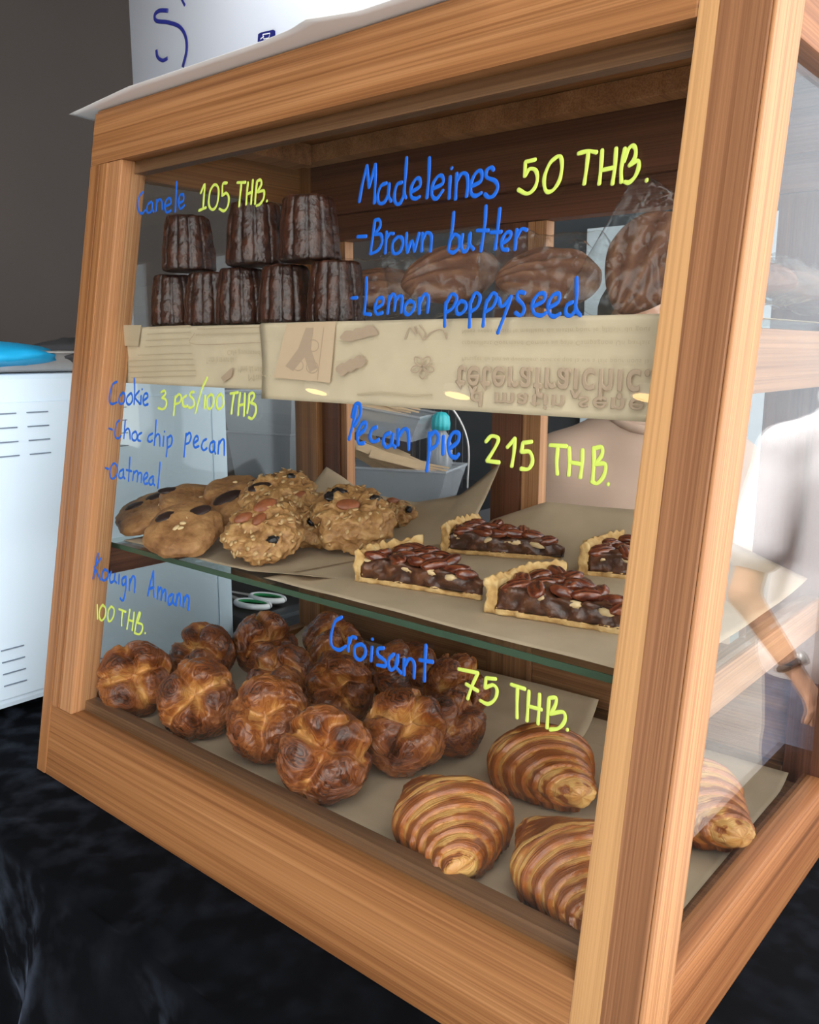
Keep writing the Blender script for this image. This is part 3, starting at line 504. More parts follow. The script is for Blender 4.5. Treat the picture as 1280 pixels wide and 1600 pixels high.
# --- fluted cakes
def canele(loc, sc, rz, label, seed):
    rnd = random.Random(seed); nu, nv = 120, 30; Hh, Rb, Rt = 0.058, 0.0295, 0.0240; prof = []
    for j in range(nv):
        t = j / (nv - 1)
        if t < 0.08: prof.append((Rb * (0.9 + 0.1 * math.sin(t / 0.08 * math.pi / 2)), 0.003 * (1 - math.cos(t / 0.08 * math.pi / 2))))
        elif t < 0.72: k = (t - 0.08) / 0.64; prof.append((Rb + (Rt - Rb) * k + 0.001 * math.sin(k * 3.1), 0.003 + (Hh - 0.008) * k))
        elif t < 0.86: a = (t - 0.72) / 0.14 * math.pi / 2; prof.append((Rt - 0.0055 * (1 - math.cos(a)), Hh - 0.005 + 0.005 * math.sin(a)))
        else: k = (t - 0.86) / 0.14; prof.append(((Rt - 0.0055) * (1 - k) + 0.0008, Hh - 0.009 * math.sin(k * math.pi / 2) ** 1.5))
    vs, tn = [], []
    for (r0, z) in prof:
        for i in range(nu):
            a = 2 * math.pi * i / nu; fl = abs(math.cos(6 * a)) ** 0.55; k = min(1, r0 / 0.014)
            p = Vector((math.cos(a), math.sin(a), 0)); n_ = fbm(Vector((p.x * r0 * 90 + seed, p.y * r0 * 90, z * 90)), 3)
            r = r0 * (1 - 0.085 * k * (1 - fl)) + 0.0009 * n_
            vs.append((p.x * r, p.y * r, z + 0.0007 * n_)); tn.append(0.35 + 0.3 * fl + 0.25 * n_ - (0.2 if z < 0.004 else 0))
    fs = grid_faces(nu, nv, True); fs.append(tuple(reversed(range(nu)))); fs.append(tuple((nv - 1) * nu + i for i in range(nu)))
    o = link('fluted_cake', mesh_of('fluted_cake', vs, fs, tn), M['caneler'], None, True)
    o.location = loc; o.rotation_euler = (0, 0, rz); o.scale = (sc, sc, sc)
    return tag(o, label, 'cake', 'fluted cakes on the top shelf')
zt = ZT + 0.0022
for k, (x, y, sc, lab) in enumerate(((0.114, 0.168, 1.06, 'leftmost dark fluted cake in the lower row on the buff paper'), (0.178, 0.172, 1.06, 'second dark fluted cake from the left in the lower row'),
        (0.244, 0.168, 1.08, 'middle dark fluted cake of the lower row on the buff paper'), (0.311, 0.175, 1.08, 'second dark fluted cake from the right in the lower row'),
        (0.380, 0.184, 1.10, 'rightmost dark fluted cake of the lower row, beside the plastic bag'))):
    canele((x, y, zt), sc, 0.3 * k, lab, k)
for k, (x, y, sc, lab) in enumerate(((0.148, 0.166, 1.10, 'upper dark fluted cake standing alone at the left of the stack'), (0.270, 0.168, 1.16, 'middle one of the three upper dark fluted cakes'), (0.353, 0.172, 1.14, 'large glossy upper dark fluted cake at the right end of the stack'))):
    canele((x, y, zt + 0.0640), sc, 0.2 + 0.4 * k, lab, 10 + k)

# --- round caramelised folded pastries
def kouign(loc, tilt, az, spin, sc, label, seed):
    rnd = random.Random(seed * 13 + 5); A, Bz = 0.0475, 0.033; off = Vector((seed * 3.1, seed * 1.7, 0))
    n4 = 4 if seed % 3 else 3; base = rnd.uniform(0, 1)
    cr_a = sorted((base + k * 2 * math.pi / n4 + rnd.uniform(-0.32, 0.32)) % (2 * math.pi) for k in range(n4))
    deep = [rnd.uniform(0.55, 1.35) for _ in range(n4)]; tw = [rnd.uniform(-0.8, 0.8) for _ in range(n4)]
    lob = []
    for k in range(n4):
        a0_ = cr_a[k]; a1_ = cr_a[(k + 1) % n4] + (2 * math.pi if k == n4 - 1 else 0); m_ = (a0_ + a1_) / 2
        lob.append((rnd.uniform(0.42, 0.66) * math.cos(m_), rnd.uniform(0.42, 0.66) * math.sin(m_), rnd.uniform(0.55, 1.3), rnd.choice((-1, 1))))
    LY = []
    def fn(a, ph):
        sp = math.sin(ph); cz = math.cos(ph); rho = abs(sp) ** 0.74; zz = (1 if cz > 0 else -1) * abs(cz) ** 0.78
        d = Vector((math.cos(a), math.sin(a), 0)); w1 = mnoise.noise(Vector((d.x * rho * 2.4, d.y * rho * 2.4, zz)) + off)
        cr = 0
        for k in range(n4):
            da = (a - cr_a[k] - tw[k] * (rho - 0.4) - 0.35 * w1 + math.pi) % (2 * math.pi) - math.pi
            cr = max(cr, deep[k] * math.exp(-(da * max(rho, 0.15) / 0.115) ** 2))
        top = max(0, min(1, (cz + 0.30) / 0.6)); low = max(0, min(1, cz + 0.75))
        nz = fbm(Vector((d.x * rho * 1.5, d.y * rho * 1.5, zz * 1.3)) + off, 4)
        x = d.x * rho * A; y = d.y * rho * A; z = zz * Bz
        rim = 1 - 0.12 * cr * low * rho + 0.07 * nz
        w = max(0, min(1, rho / 0.22)) * max(0, min(1, (1.03 - rho) / 0.12))
        best = 9; ang = 0; hb = 0
        for (lx, ly, hh, hand) in lob:
            dx, dy = x / A - lx, y / A - ly; dd = math.hypot(dx, dy)
            if dd < best: best, ang, hb = dd, math.atan2(dy, dx) * hand, hh
        pit = math.exp(-(rho / 0.26) ** 2)
        z += top * (0.0075 * hb * max(0, 1 - (best / 0.5) ** 2) - 0.0145 * cr * w - 0.011 * pit + 0.004 * nz)
        swirl = best * 3.2 + ang / 6.2832 * 0.9
        lay = (swirl * top + (1 - top) * (zz * 2.6 + 3.0)) + 1.1 * nz + 0.5 * w1
        rg = math.sin(lay * 16)
        k = 1 + 0.010 * rg
        LY.append(lay * 6)
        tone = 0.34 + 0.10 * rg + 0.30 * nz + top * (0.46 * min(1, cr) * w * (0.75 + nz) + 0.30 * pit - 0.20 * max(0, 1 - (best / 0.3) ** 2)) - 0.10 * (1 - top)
        return Vector((x * rim * k, y * rim * k, z + top * 0.0005 * rg)), tone
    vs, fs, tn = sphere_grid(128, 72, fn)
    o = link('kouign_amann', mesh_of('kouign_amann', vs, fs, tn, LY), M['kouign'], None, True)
    d = Matrix.Rotation(az, 3, 'Z') @ TOCAM; nrm = d * math.sin(tilt) + Vector((0, 0, math.cos(tilt)))
    rot = frame_rot(nrm, Matrix.Rotation(spin, 3, 'Z') @ Vector((0.75, 0.64, 0.1)))
    o.rotation_euler = rot.to_euler(); o.scale = (sc, sc, sc)
    low = min((rot @ Vector(v)).z for v in vs) * sc
    o.location = (loc[0], loc[1], (ZF + 0.0026 - low) if loc[2] is None else loc[2])
    return tag(o, label, 'pastry', 'caramelised round pastries on the case floor')
KA = [((0.098, 0.093, None), 58, 12, 0.3, 1.0, 'caramelised round pastry standing apart at the far left of the pile'),
      ((0.214, 0.104, None), 55, 5, 0.9, 1.02, 'caramelised round pastry second from left in the front row, pale star fold'),
      ((0.331, 0.118, None), 56, -5, 0.2, 1.03, 'caramelised round pastry third from left in the front row, golden folds'),
      ((0.440, 0.100, None), 52, 4, 1.3, 1.06, 'largest caramelised round pastry, nearest the front glass'),
      ((0.462, 0.200, None), 48, 28, 0.6, 1.02, 'caramelised round pastry leaning right behind the nearest one'),
      ((0.476, 0.268, None), 28, 70, 0.1, 0.86, 'caramelised round pastry at the right end of the pile, lying on its side'),
      ((0.082, 0.210, None), 45, -25, 0.8, 0.96, 'swirled round pastry behind the far left one'),
      ((0.120, 0.288, None), 50, 40, 0.4, 0.98, 'swirled round pastry at the back left, touching the case rear'),
      ((0.172, 0.372, None), 40, 60, 1.1, 0.9, 'smooth round pastry farthest back near the scissors'),
      ((0.230, 0.225, None), 35, -40, 0.5, 0.95, 'dark round pastry hidden low in the middle of the pile'),
      ((0.318, 0.243, None), 58, -8, 0.0, 0.92, 'round pastry with spiral top in the middle of the pile'),
      ((0.238, 0.325, None), 30, 10, 0.7, 0.95, 'dark round pastry at the back middle of the pile'),
      ((0.350, 0.330, None), 60, 30, 1.4, 0.97, 'bright orange round pastry behind the spiral-topped one'),
      ((0.420, 0.352, None), 40, 50, 0.3, 0.9, 'dark glossy round pastry at the back right of the pile')]
for k, (loc, ti, az, sp_, sc, lab) in enumerate(KA): kouign(loc, R(ti), R(az), sp_, sc, lab, k + 1)

# --- croissants
def croissant(tip, mid, sc, label, seed):
    rnd = random.Random(seed); tip = Vector((*tip, 0)); mid = Vector((*mid, 0)); d = (mid - tip).normalized(); side_ = Vector((-d.y, d.x, 0))
    HL = 0.077; c = Vector((tip.x, tip.y, 0)) + d * HL; nt_, na = 210, 84; vs, tn, ly = [], [], []; off = Vector((seed * 5.3, 0, 0))
    edges_ = [0.0, 0.15, 0.295, 0.45, 0.615, 0.79, 0.97, 1.2]; edges_ = [e + rnd.uniform(-0.018, 0.018) if 0 < e < 1 else e for e in edges_]
    for j in range(nt_):
        t = -1 + 2 * j / (nt_ - 1); s_ = 1 - abs(t)
        for i in range(na):
            a = 2 * math.pi * i / na; ca, sa = math.cos(a), math.sin(a)
            n_ = fbm(Vector((t * 2.6, ca * 1.3, sa * 1.3)) + off, 3); nf = mnoise.noise(Vector((t * 9, ca * 3, sa * 3)) + off)
            sl = max(0, s_ + 0.045 * ca * (1 if t > 0 else -1) - 0.03 * sa + 0.030 * n_ + 0.008 * nf)
            base = 0.0115 + 0.0445 * min(1, sl / 0.90) ** 0.95
            if s_ < 0.05: base *= math.sqrt(max(0.0, 1 - ((0.05 - s_) / 0.05) ** 2))
            k = 0
            while k < len(edges_) - 2 and sl >= edges_[k + 1]: k += 1
            q = (sl - edges_[k]) / (edges_[k + 1] - edges_[k])       # 0 at the tip-side lip of a wrap, 1 under the next one
            lip = 0.0046 * (1 - q) ** 0.6 * min(1, q / 0.10) * min(1, k + 0.3) - 0.0012
            r = base + lip * min(1, s_ * 5) + 0.0016 * n_
            lat = ca * r; h = sa * r * 0.74; zb = -0.024
            if h < zb + 0.006: h = zb + (h - zb) * 0.12
            bend = 0.018 * t * t
            p = c + d * (t * HL) + side_ * (lat + bend * (1 if seed % 2 else -1)); vs.append((p.x, p.y, h))
            pale = max(0, min(1, (q - 0.50 + 0.55 * n_ + 0.12 * nf) / 0.16)) * max(0, min(1, (1.03 - q) / 0.05))
            edge = math.exp(-((q - 0.02) / 0.035) ** 2) if k else 0
            tn.append(0.27 + 0.58 * pale + 0.22 * edge + 0.10 * n_ + (0.5 if s_ < 0.075 + 0.03 * n_ and t < 0 else 0) - (0.22 if h < -0.016 else 0)); ly.append(sl * 6 + 0.15 * n_)
    fs = grid_faces(na, nt_, True); fs.append(tuple(reversed(range(na)))); fs.append(tuple((nt_ - 1) * na + i for i in range(na)))
    lo = min(v[2] for v in vs); vs = [((v[0] - c.x), (v[1] - c.y), v[2] - lo) for v in vs]
    o = link('croissant', mesh_of('croissant', vs, fs, tn, ly), M['croi'], None, True); o.location = (c.x, c.y, ZF + 0.0040); o.scale = (sc, sc, sc)
    return tag(o, label, 'croissant', 'croissants on the case floor')
croissant((0.663, 0.064), (0.609, 0.105), 1.0, 'croissant nearest the front glass with its pale tip pointing forward', 1)
croissant((0.659, 0.217), (0.602, 0.264), 1.0, 'glossy croissant behind the nearest one, below the lime price', 2)
croissant((0.791, 0.072), (0.740, 0.113), 1.0, 'croissant half hidden behind the right corner post', 3)
croissant((0.807, 0.247), (0.764, 0.282), 1.0, 'croissant seen through the right side pane', 4)

# --- cookies
def blob(name, a, b_, c_, m, parent, loc, rot=(0, 0, 0), seed=0, amp=0.12, nu=20, nv=12, groove=0, tone=False):
    def fn(th, ph):
        d = Vector((math.cos(th) * math.sin(ph), math.sin(th) * math.sin(ph), math.cos(ph)))
        n_ = fbm(d * 2.2 + Vector((seed * 2.3, 0, 0)), 3); k = 1 + amp * n_
        z = d.z * c_ * k
        if groove: z += groove * math.cos(d.y * 9) * max(0, d.z) - groove * 1.4 * math.exp(-(d.y / 0.16) ** 2) * max(0, d.z)
        return Vector((d.x * a * k, d.y * b_ * k, z)), 0.5 + 0.3 * n_ + (0.25 * math.cos(d.y * 9) if groove else 0)
    vs, fs, tn = sphere_grid(nu, nv, fn)
    o = link(name, mesh_of(name, vs, fs, tn), m, parent, True); o.location = loc; o.rotation_euler = rot; return o
def cookie(loc, nrm, rad, thick, label, seed, oat=False, bits=()):
    rnd = random.Random(seed); rot = frame_rot(nrm, (0.75, 0.65, 0.05))
    name = 'oatmeal_cookie' if oat else 'chocolate_cookie'
    t = thing(name, label, 'cookie', loc, rot, 'oatmeal cookies on the glass shelf' if oat else 'chocolate chunk cookies on the glass shelf')
    off = Vector((seed * 7.7, seed * 1.3, 0)); amp = 0.0068 if oat else 0.0038
    def fn(a, ph):
        sp = math.sin(ph); cz = math.cos(ph); rho = abs(sp) ** 0.55; zz = (1 if cz > 0 else -1) * abs(cz) ** (1.0 if cz > 0 else 0.35)
        rr = rad * (1 + (0.10 if oat else 0.04) * fbm(Vector((math.cos(a), math.sin(a), 0)) * 1.4 + off, 2))
        p = Vector((math.cos(a) * rho * rr, math.sin(a) * rho * rr, zz * thick * (0.62 if cz > 0 else 0.38)))
        n_ = fbm(p * (75 if oat else 45) + off, 4); n2 = mnoise.noise(p * 230 + off)
        dd = p.normalized()
        p += dd * (amp * n_ + (0.0016 if oat else 0.0005) * n2)
        return p, 0.48 + 0.30 * n_ + 0.18 * n2 - 0.25 * max(0, rho - 0.86) * 4 * (0 if oat else 1)
    vs, fs, tn = sphere_grid(110, 56, fn)
    low = min((rot @ v).z for v in vs); need = ZS + 0.003 - low
    if t.location.z < need:                      # rest on the sheet: slide back along the sight line
        v0 = Vector(loc) - CAM; t.location = CAM + v0 * ((need - CAM.z) / v0.z)
    body = link('cookie_body', mesh_of('cookie_body', vs, fs, tn), M['oat' if oat else 'cookie'], t, True)
    zc = thick * 0.60
    for (kind, bx, by, br, sz) in bits:
        x, y = bx * rad, by * rad; z = zc * math.sqrt(max(0.05, 1 - (bx * bx + by * by) * 0.75))
        if kind == 'c': blob('chocolate_chunk', 0.0155 * sz, 0.0085 * sz, 0.0032, M['chunk'], t, (x, y, z), (0, 0, br), seed, 0.10)
        if kind == 'a': blob('almond', 0.0125 * sz, 0.0068 * sz, 0.004, M['almond'], t, (x, y, z + 0.002), (0.2, 0.1, br), seed, 0.05)
        if kind == 'r': blob('raisin', 0.008 * sz, 0.005 * sz, 0.004, M['raisin'], t, (x, y, z + 0.001), (0.2, 0.3, br), seed, 0.35)
        if kind == 'o': blob('nut_crumb', 0.0035 * sz, 0.002 * sz, 0.0015, M['cream_nut'], t, (x, y, z + 0.0005), (0, 0, br), seed, 0.3, 10, 6)
    if oat:
        parts = []
        for k in range(110):
            i = rnd.randrange(len(vs) - 2); p = vs[i]
            if p.z < -thick * 0.1: continue
            nn = Vector((p.x / rad ** 2, p.y / rad ** 2, p.z / thick ** 2 * 2)).normalized(); q = frame_rot((nn + Vector((rnd.uniform(-.5, .5), rnd.uniform(-.5, .5), rnd.uniform(-.5, .5)))).normalized(), (rnd.random(), rnd.random(), rnd.random() + .01))
            a_, b2 = rnd.uniform(0.0022, 0.0042), rnd.uniform(0.0016, 0.0028)
            ring = [p + nn * 0.0004 + q @ Vector((math.cos(w) * a_, math.sin(w) * b2, 0)) for w in [j * math.pi / 4 for j in range(8)]]
            ring += [v + q @ Vector((0, 0, 0.0009)) for v in ring]
            parts.append((ring, [tuple(reversed(range(8))), tuple(range(8, 16))] + [(j, (j + 1) % 8, 8 + (j + 1) % 8, 8 + j) for j in range(8)]))
        fl = link('oat_flakes', mesh_of('oat_flakes', *merge(parts)), M['oatflake'], t, True); fl['kind'] = 'stuff'
    return t
def nv(t, az=0): d = Matrix.Rotation(R(az), 3, 'Z') @ TOCAM; return d * math.sin(R(t)) + Vector((0, 0, math.cos(R(t))))
cz_ = lambda px, py, h: tuple(at_z(px, py, ZS + h))
cookie(cz_(288, 826, 0.027), nv(30, -8), 0.048, 0.021, 'front brown cookie with two dark chocolate chunks', 1, False, [('c', -0.42, 0.25, 0.5, 1.0), ('c', 0.35, 0.35, 0.5, 1.1), ('o', 0.05, -0.1, 0, 1.3), ('o', -0.1, -0.25, 1, 1.5), ('o', 0.02, -0.28, 0.4, 1.2), ('o', 0.12, 0.1, 2, 1)])
cookie(cz_(240, 800, 0.030), nv(22, -30), 0.052, 0.021, 'brown cookie at the far left behind the front one', 2, False, [('c', -0.45, 0.1, 0.4, 0.9), ('c', 0.05, 0.42, 0.4, 1.1), ('o', 0.5, 0.2, 0.5, 1.4), ('o', 0.3, -0.1, 0.9, 1.3)])
cookie(cz_(305, 784, 0.046), nv(16, 20), 0.048, 0.020, 'brown cookie at the back left with a chunk at its edge', 3, False, [('c', -0.75, 0.2, 0.3, 1.0), ('r', 0.6, 0.3, 0.2, 1), ('o', 0.2, -0.2, 0.5, 1)])
cookie(cz_(376, 793, 0.047), nv(32, -15), 0.045, 0.021, 'brown cookie with one long chocolate chunk beside the oat cookies', 4, False, [('c', -0.35, 0.2, 0.55, 1.25), ('o', 0.3, -0.3, 0.5, 1.2), ('o', 0.1, -0.5, 0.2, 1.2)])
cookie(cz_(368, 768, 0.060), nv(14, 0), 0.043, 0.019, 'topmost brown cookie at the back of the pile', 5, False, [('c', 0.6, 0.2, 0.2, 0.9), ('o', 0, 0.1, 0, 1)])
cookie(cz_(412, 829, 0.030), nv(36, -5), 0.047, 0.026, 'front lumpy oat cookie with almonds on top', 6, True, [('a', -0.45, 0.15, 0.5, 1.0), ('a', -0.05, 0.05, 1.0, 0.9), ('a', 0.05, 0.55, 0.6, 1.25), ('r', 0.35, -0.6, 0.3, 1)])
cookie(cz_(487, 812, 0.030), nv(40, 20), 0.042, 0.028, 'small oat cookie with raisins between two larger ones', 7, True, [('a', -0.4, 0.6, 0.7, 0.8), ('r', 0.05, -0.4, 0.4, 1.3), ('r', 0.65, -0.35, 0.9, 1.4)])
cookie(cz_(552, 810, 0.032), nv(35, 10), 0.050, 0.036, 'tall oat cookie with raisins and an almond', 8, True, [('r', -0.5, 0.35, 0.6, 1.6), ('r', -0.35, 0.5, 0.2, 1.3), ('a', -0.15, 0.0, 0.2, 1.2), ('r', 0.55, 0.35, 0.2, 1.0)])
cookie(cz_(620, 806, 0.018), nv(25, 30), 0.027, 0.026, 'smallest oat cookie at the right end of the row', 9, True, [('r', 0.5, -0.1, 1.4, 1.0), ('a', -0.3, 0.4, 0.3, 0.8)])
cookie(cz_(438, 778, 0.060), nv(30, 0), 0.047, 0.028, 'oat cookie with a chocolate chunk at the back of the pile', 10, True, [('c', -0.55, 0.1, 0.4, 1.0), ('r', 0.3, 0.5, 0.2, 1)])

# --- pecan pie slices
def pie(A, Lc, Rc, label, seed):
    rnd = random.Random(seed); A = Vector((A[0], A[1], 0)); Lv = Vector((Lc[0], Lc[1], 0)) - A; Rv = Vector((Rc[0], Rc[1], 0)) - A
    rad = 0.152; aL = math.atan2(Lv.y, Lv.x); aR = math.atan2(Rv.y, Rv.x)
    while aR > aL: aR -= 2 * math.pi
    if aL - aR > math.pi: aL, aR = aR + 2 * math.pi, aL
    a0, a1 = aR, aL
    t = thing('pecan_pie_slice', label, 'pie', (A.x, A.y, ZS + 0.0048), (0, 0, 0), 'pecan pie slices on the glass shelf')
    off = Vector((seed * 4.1, 0, 0)); H0, HC = 0.029, 0.036
    def wedge(r0, r1, ztop, zbot, nr, na, nz, rough, name, m, jag=0.0):
        # closed wedge as a grid of columns (radius x angle), rough all round
        vs, tn, idx = [], [], {}
        def add(i, j, k):
            r = r0 + (r1 - r0) * i / (nr - 1); a = a0 + (a1 - a0) * j / (na - 1)
            zb = zbot(r, a); zt_ = ztop(r, a); z = zb + (zt_ - zb) * k / (nz - 1)
            p = Vector((math.cos(a) * r, math.sin(a) * r, z)); n_ = fbm(p * 95 + off, 3)
            nn = Vector((0, 0, 0))
            if j == 0: nn += Vector((math.sin(a), -math.cos(a), 0))
            if j == na - 1: nn += Vector((-math.sin(a), math.cos(a), 0))
            if i == nr - 1: nn += Vector((math.cos(a), math.sin(a), 0))
            if k == nz - 1: nn += Vector((0, 0, 1))
            p += nn * rough * n_; idx[(i, j, k)] = len(vs); vs.append(p); tn.append(0.5 + 0.4 * n_)
        for i in range(nr):
            for j in range(na):
                for k in range(nz):
                    if i in (0, nr - 1) or j in (0, na - 1) or k in (0, nz - 1): add(i, j, k)
        fs = []
        for i in range(nr - 1):
            for j in range(na - 1):
                for k in (0, nz - 1):
                    f = (idx[(i, j, k)], idx[(i + 1, j, k)], idx[(i + 1, j + 1, k)], idx[(i, j + 1, k)]); fs.append(f if k else tuple(reversed(f)))
        for i in range(nr - 1):
            for k in range(nz - 1):
                for j in (0, na - 1):
                    f = (idx[(i, j, k)], idx[(i + 1, j, k)], idx[(i + 1, j, k + 1)], idx[(i, j, k + 1)]); fs.append(f if j == 0 else tuple(reversed(f)))
        for j in range(na - 1):
            for k in range(nz - 1):
                for i in (0, nr - 1):
                    f = (idx[(i, j, k)], idx[(i, j + 1, k)], idx[(i, j + 1, k + 1)], idx[(i, j, k + 1)]); fs.append(f if i else tuple(reversed(f)))
        return link(name, mesh_of(name, vs, fs, tn), m, t, True)
    wedge(0.004, rad - 0.008, lambda r, a: 0.0055, lambda r, a: 0.0, 40, 26, 4, 0.0030, 'bottom_crust', M['crust'])
    wedge(rad - 0.0115, rad + 0.0, lambda r, a: HC + 0.0008 * math.sin(a * 85) + 0.0022 * mnoise.noise(Vector((a * 22, seed, 0))) - 0.9 * abs(r - rad + 0.005), lambda r, a: 0.0, 12, 60, 14, 0.0028, 'rim_crust', M['crust'])
    wedge(0.003, rad - 0.0112, lambda r, a: H0 - 0.004 + 0.003 * math.sin(r * 70) - 0.010 * max(0, 1 - r / 0.05), lambda r, a: 0.0054, 44, 26, 10, 0.0034, 'filling', M['filling'])
    def ztop(r): return H0 - 0.003 - 0.010 * max(0, 1 - r / 0.05)
    n = 0
    for (rf, af, sp_) in ((0.88, 0.15, 0.3), (0.86, 0.42, 1.2), (0.87, 0.68, 2.2), (0.84, 0.9, 0.6), (0.72, 0.12, 1.7), (0.70, 0.38, 0.2), (0.73, 0.62, 0.9), (0.68, 0.87, 2.4), (0.56, 0.2, 0.5), (0.55, 0.5, 1.5), (0.54, 0.82, 0.1), (0.41, 0.25, 2.0), (0.40, 0.72, 0.7), (0.27, 0.5, 0.2), (0.16, 0.5, 1.0)):
        rf += rnd.uniform(-.02, .02); af = min(0.9, max(0.1, af + rnd.uniform(-.05, .05))); a = a0 + (a1 - a0) * af; r = rad * rf
        blob('pecan', rnd.uniform(0.0125, 0.0175), rnd.uniform(0.0065, 0.0095), 0.0062, M['pecan'], t, (math.cos(a) * r, math.sin(a) * r, ztop(r) + 0.001), (rnd.uniform(-.35, .35), rnd.uniform(-.3, .3), a + sp_ + rnd.uniform(-.4, .4)), n + seed, 0.06, 26, 16, 0.0011); n += 1
    for j, aa in ((0, a0 + 0.03), (1, a1 - 0.03)):
        for rf in (0.85, 0.62, 0.4, 0.25):
            r = rad * (rf + rnd.uniform(-.04, .04)); blob('cut_nut', rnd.uniform(0.006, 0.012), 0.0035, 0.0036, M['cream_nut'], t, (math.cos(aa) * r, math.sin(aa) * r, ztop(r) - 0.004 - rnd.uniform(0, 0.004)), (0, rnd.uniform(-.3, .3), aa), n, 0.25, 14, 8); n += 1
    return t
pie((0.577, 0.188), (0.424, 0.157), (0.442, 0.251), 'pecan pie slice at the front left, tip pointing right', 1)
pie((0.556, 0.380), (0.412, 0.320), (0.412, 0.405), 'pecan pie slice behind the other slices on the left', 2)
pie((0.749, 0.186), (0.609, 0.160), (0.629, 0.255), 'pecan pie slice at the front right beside the corner post', 3)
pie((0.740, 0.386), (0.600, 0.340), (0.613, 0.434), 'pecan pie slice mostly hidden behind the corner post', 4)

# --- madeleines in clear bags
def madeleine(loc, rot, sc, label, seed):
    def fn(th, ph):
        d = Vector((math.cos(th) * math.sin(ph), math.sin(th) * math.sin(ph), math.cos(ph)))
        wdt = 0.033 * (0.62 + 0.38 * math.sqrt(max(0, 1 - max(0, -d.x) ** 2))) * (1 - 0.18 * max(0, -d.x))
        x = d.x * 0.046; y = d.y * wdt; fan = math.atan2(d.y, d.x * 0.8 + 1.35)
        rid = math.cos(fan * 20) if d.z > 0 else 0
        n_ = fbm(d * 3 + Vector((seed * 3.3, 0, 0)), 3)
        z = d.z * (0.018 if d.z > 0 else 0.016) + 0.0014 * rid * max(0, d.z) ** 0.5 + 0.0012 * n_
        return Vector((x, y, z)), 0.45 + 0.2 * rid + 0.2 * n_
    vs, fs, tn = sphere_grid(96, 40, fn)
    o = link('madeleine', mesh_of('madeleine', vs, fs, tn), M['madel'], None, True); o.location = loc; o.rotation_euler = rot; o.scale = (sc, sc, sc)
    return tag(o, label, 'madeleine', 'bagged madeleines on the top shelf')
def clear_bag(loc, rot, sx, sy, sz, label, seed):
    nu, nv_ = 44, 34; vs = []; off = Vector((seed * 9.1, 0, 0))
    for sgn in (1, -1):
        for j in range(nv_):
            for i in range(nu):
                u, v = -1 + 2 * i / (nu - 1), -1 + 2 * j / (nv_ - 1)
                puff = (max(0, 1 - u ** 4) * max(0, 1 - v ** 4)) ** 0.5
                n_ = fbm(Vector((u * 2.2, v * 2.2, sgn * 1.5)) + off, 3); rg = abs(mnoise.noise(Vector((u * 3.1, v * 3.1, sgn * 4)) + off))
                vs.append((u * sx * (1 - 0.05 * abs(v)) + 0.002 * n_, v * sy, sgn * puff * sz * (0.85 + 0.3 * n_ - 0.25 * rg) + 0.004 * mnoise.noise(Vector((u * 2, v * 2, 0)) + off) * (1 - puff)))
    f1 = grid_faces(nu, nv_); k = nu * nv_; fs = f1 + [tuple(reversed([i + k for i in f])) for f in f1]
    bm = bmesh.new(); me = mesh_of('clear_bag', vs, fs); bm.from_mesh(me); bmesh.ops.remove_doubles(bm, verts=bm.verts, dist=0.0004); bm.to_mesh(me); bm.free()
    o = link('clear_bag', me, M['bag'], None, True); o.location = loc; o.rotation_euler = rot
    return tag(o, label, 'bag', 'clear bags around the madeleines')
YW = 0.70
fr = lambda z, x: frame_rot(z, x).to_euler()
MD = [((0.388, 0.238, 0.606), fr((0.3, -0.45, 0.8), (0.78, 0.6, 0.25)), 1.0, 'leftmost', 'beside the dark fluted cakes'), ((0.508, 0.215, 0.614), fr((0.4, -0.6, 0.62), (0.72, 0.6, 0.32)), 1.08, 'second', 'with its ridges turned to the glass'),
      ((0.622, 0.215, 0.606), fr((0.45, -0.55, 0.65), (0.78, 0.62, 0.12)), 1.06, 'third', 'under the bag glare beside the back post'), (tuple(at_y(1012, 412, 0.20)), fr((0.55, -0.75, 0.35), (0.42, 0.1, 0.85)), 1.06, 'tall upright', 'against the right corner post'),
      ((0.770, 0.33, 0.604), (0.2, 0.0, 1.1), 0.85, 'pale hazy', 'behind the right side pane'), ((0.775, 0.41, 0.604), (0.3, 0.1, 0.4), 0.9, 'farthest back', 'at the right edge of the picture')]
for k, (loc, rot, sc, w, wh) in enumerate(MD):
    madeleine(loc, rot, sc, '%s ridged brown madeleine in a clear bag, %s' % (w, wh), k)
    clear_bag((loc[0] + 0.002, loc[1] - 0.001, loc[2] + 0.001), rot, 0.060 * sc, 0.044 * sc, 0.0265 * sc, 'crinkled clear bag around the %s madeleine, %s' % (w, wh), k)

# ================================================================== AROUND THE CASE
# sheet of paper and wrapped pack on the roof of the case
RZ = CH + 0.0042
edge_ = [at_z(px, py, CH + 0.006) for px, py in ((108, 179), (200, 136), (284, 108), (402, 68), (455, 46), (477, 31), (560, 18))]; pl = edge_[0]
def roof_sheet():
    nu, nv_ = 60, 24; vs = []
    for j in range(nv_):
        v = j / (nv_ - 1)
        for i in range(nu):
            u = i / (nu - 1); x = pl.x + (0.62 - pl.x) * u; yf = float(np.interp(x, [q.x for q in edge_], [q.y for q in edge_]))
            y = yf + (0.34 - yf) * v; z = RZ + 0.0005 + 0.0014 * (1 - min(1, max(0, y - yf) / 0.05)) ** 2
            vs.append((x, y, z))
    return mesh_of('white_sheet', vs, grid_faces(nu, nv_))
o = link('white_sheet', roof_sheet(), M['sheet'], None, True); sm = o.modifiers.new('thickness', 'SOLIDIFY'); sm.thickness = 0.0004; sm.offset = 1
tag(o, 'white sheet of paper jutting over the top edge of the case', 'paper')
t = thing('wrapped_pack', 'white wrapped pack with navy lettering standing on the case roof', 'pack', (0.0, 0.2, RZ + 0.004))
bm = bmesh.new(); bmesh.ops.create_cube(bm, size=1.0)
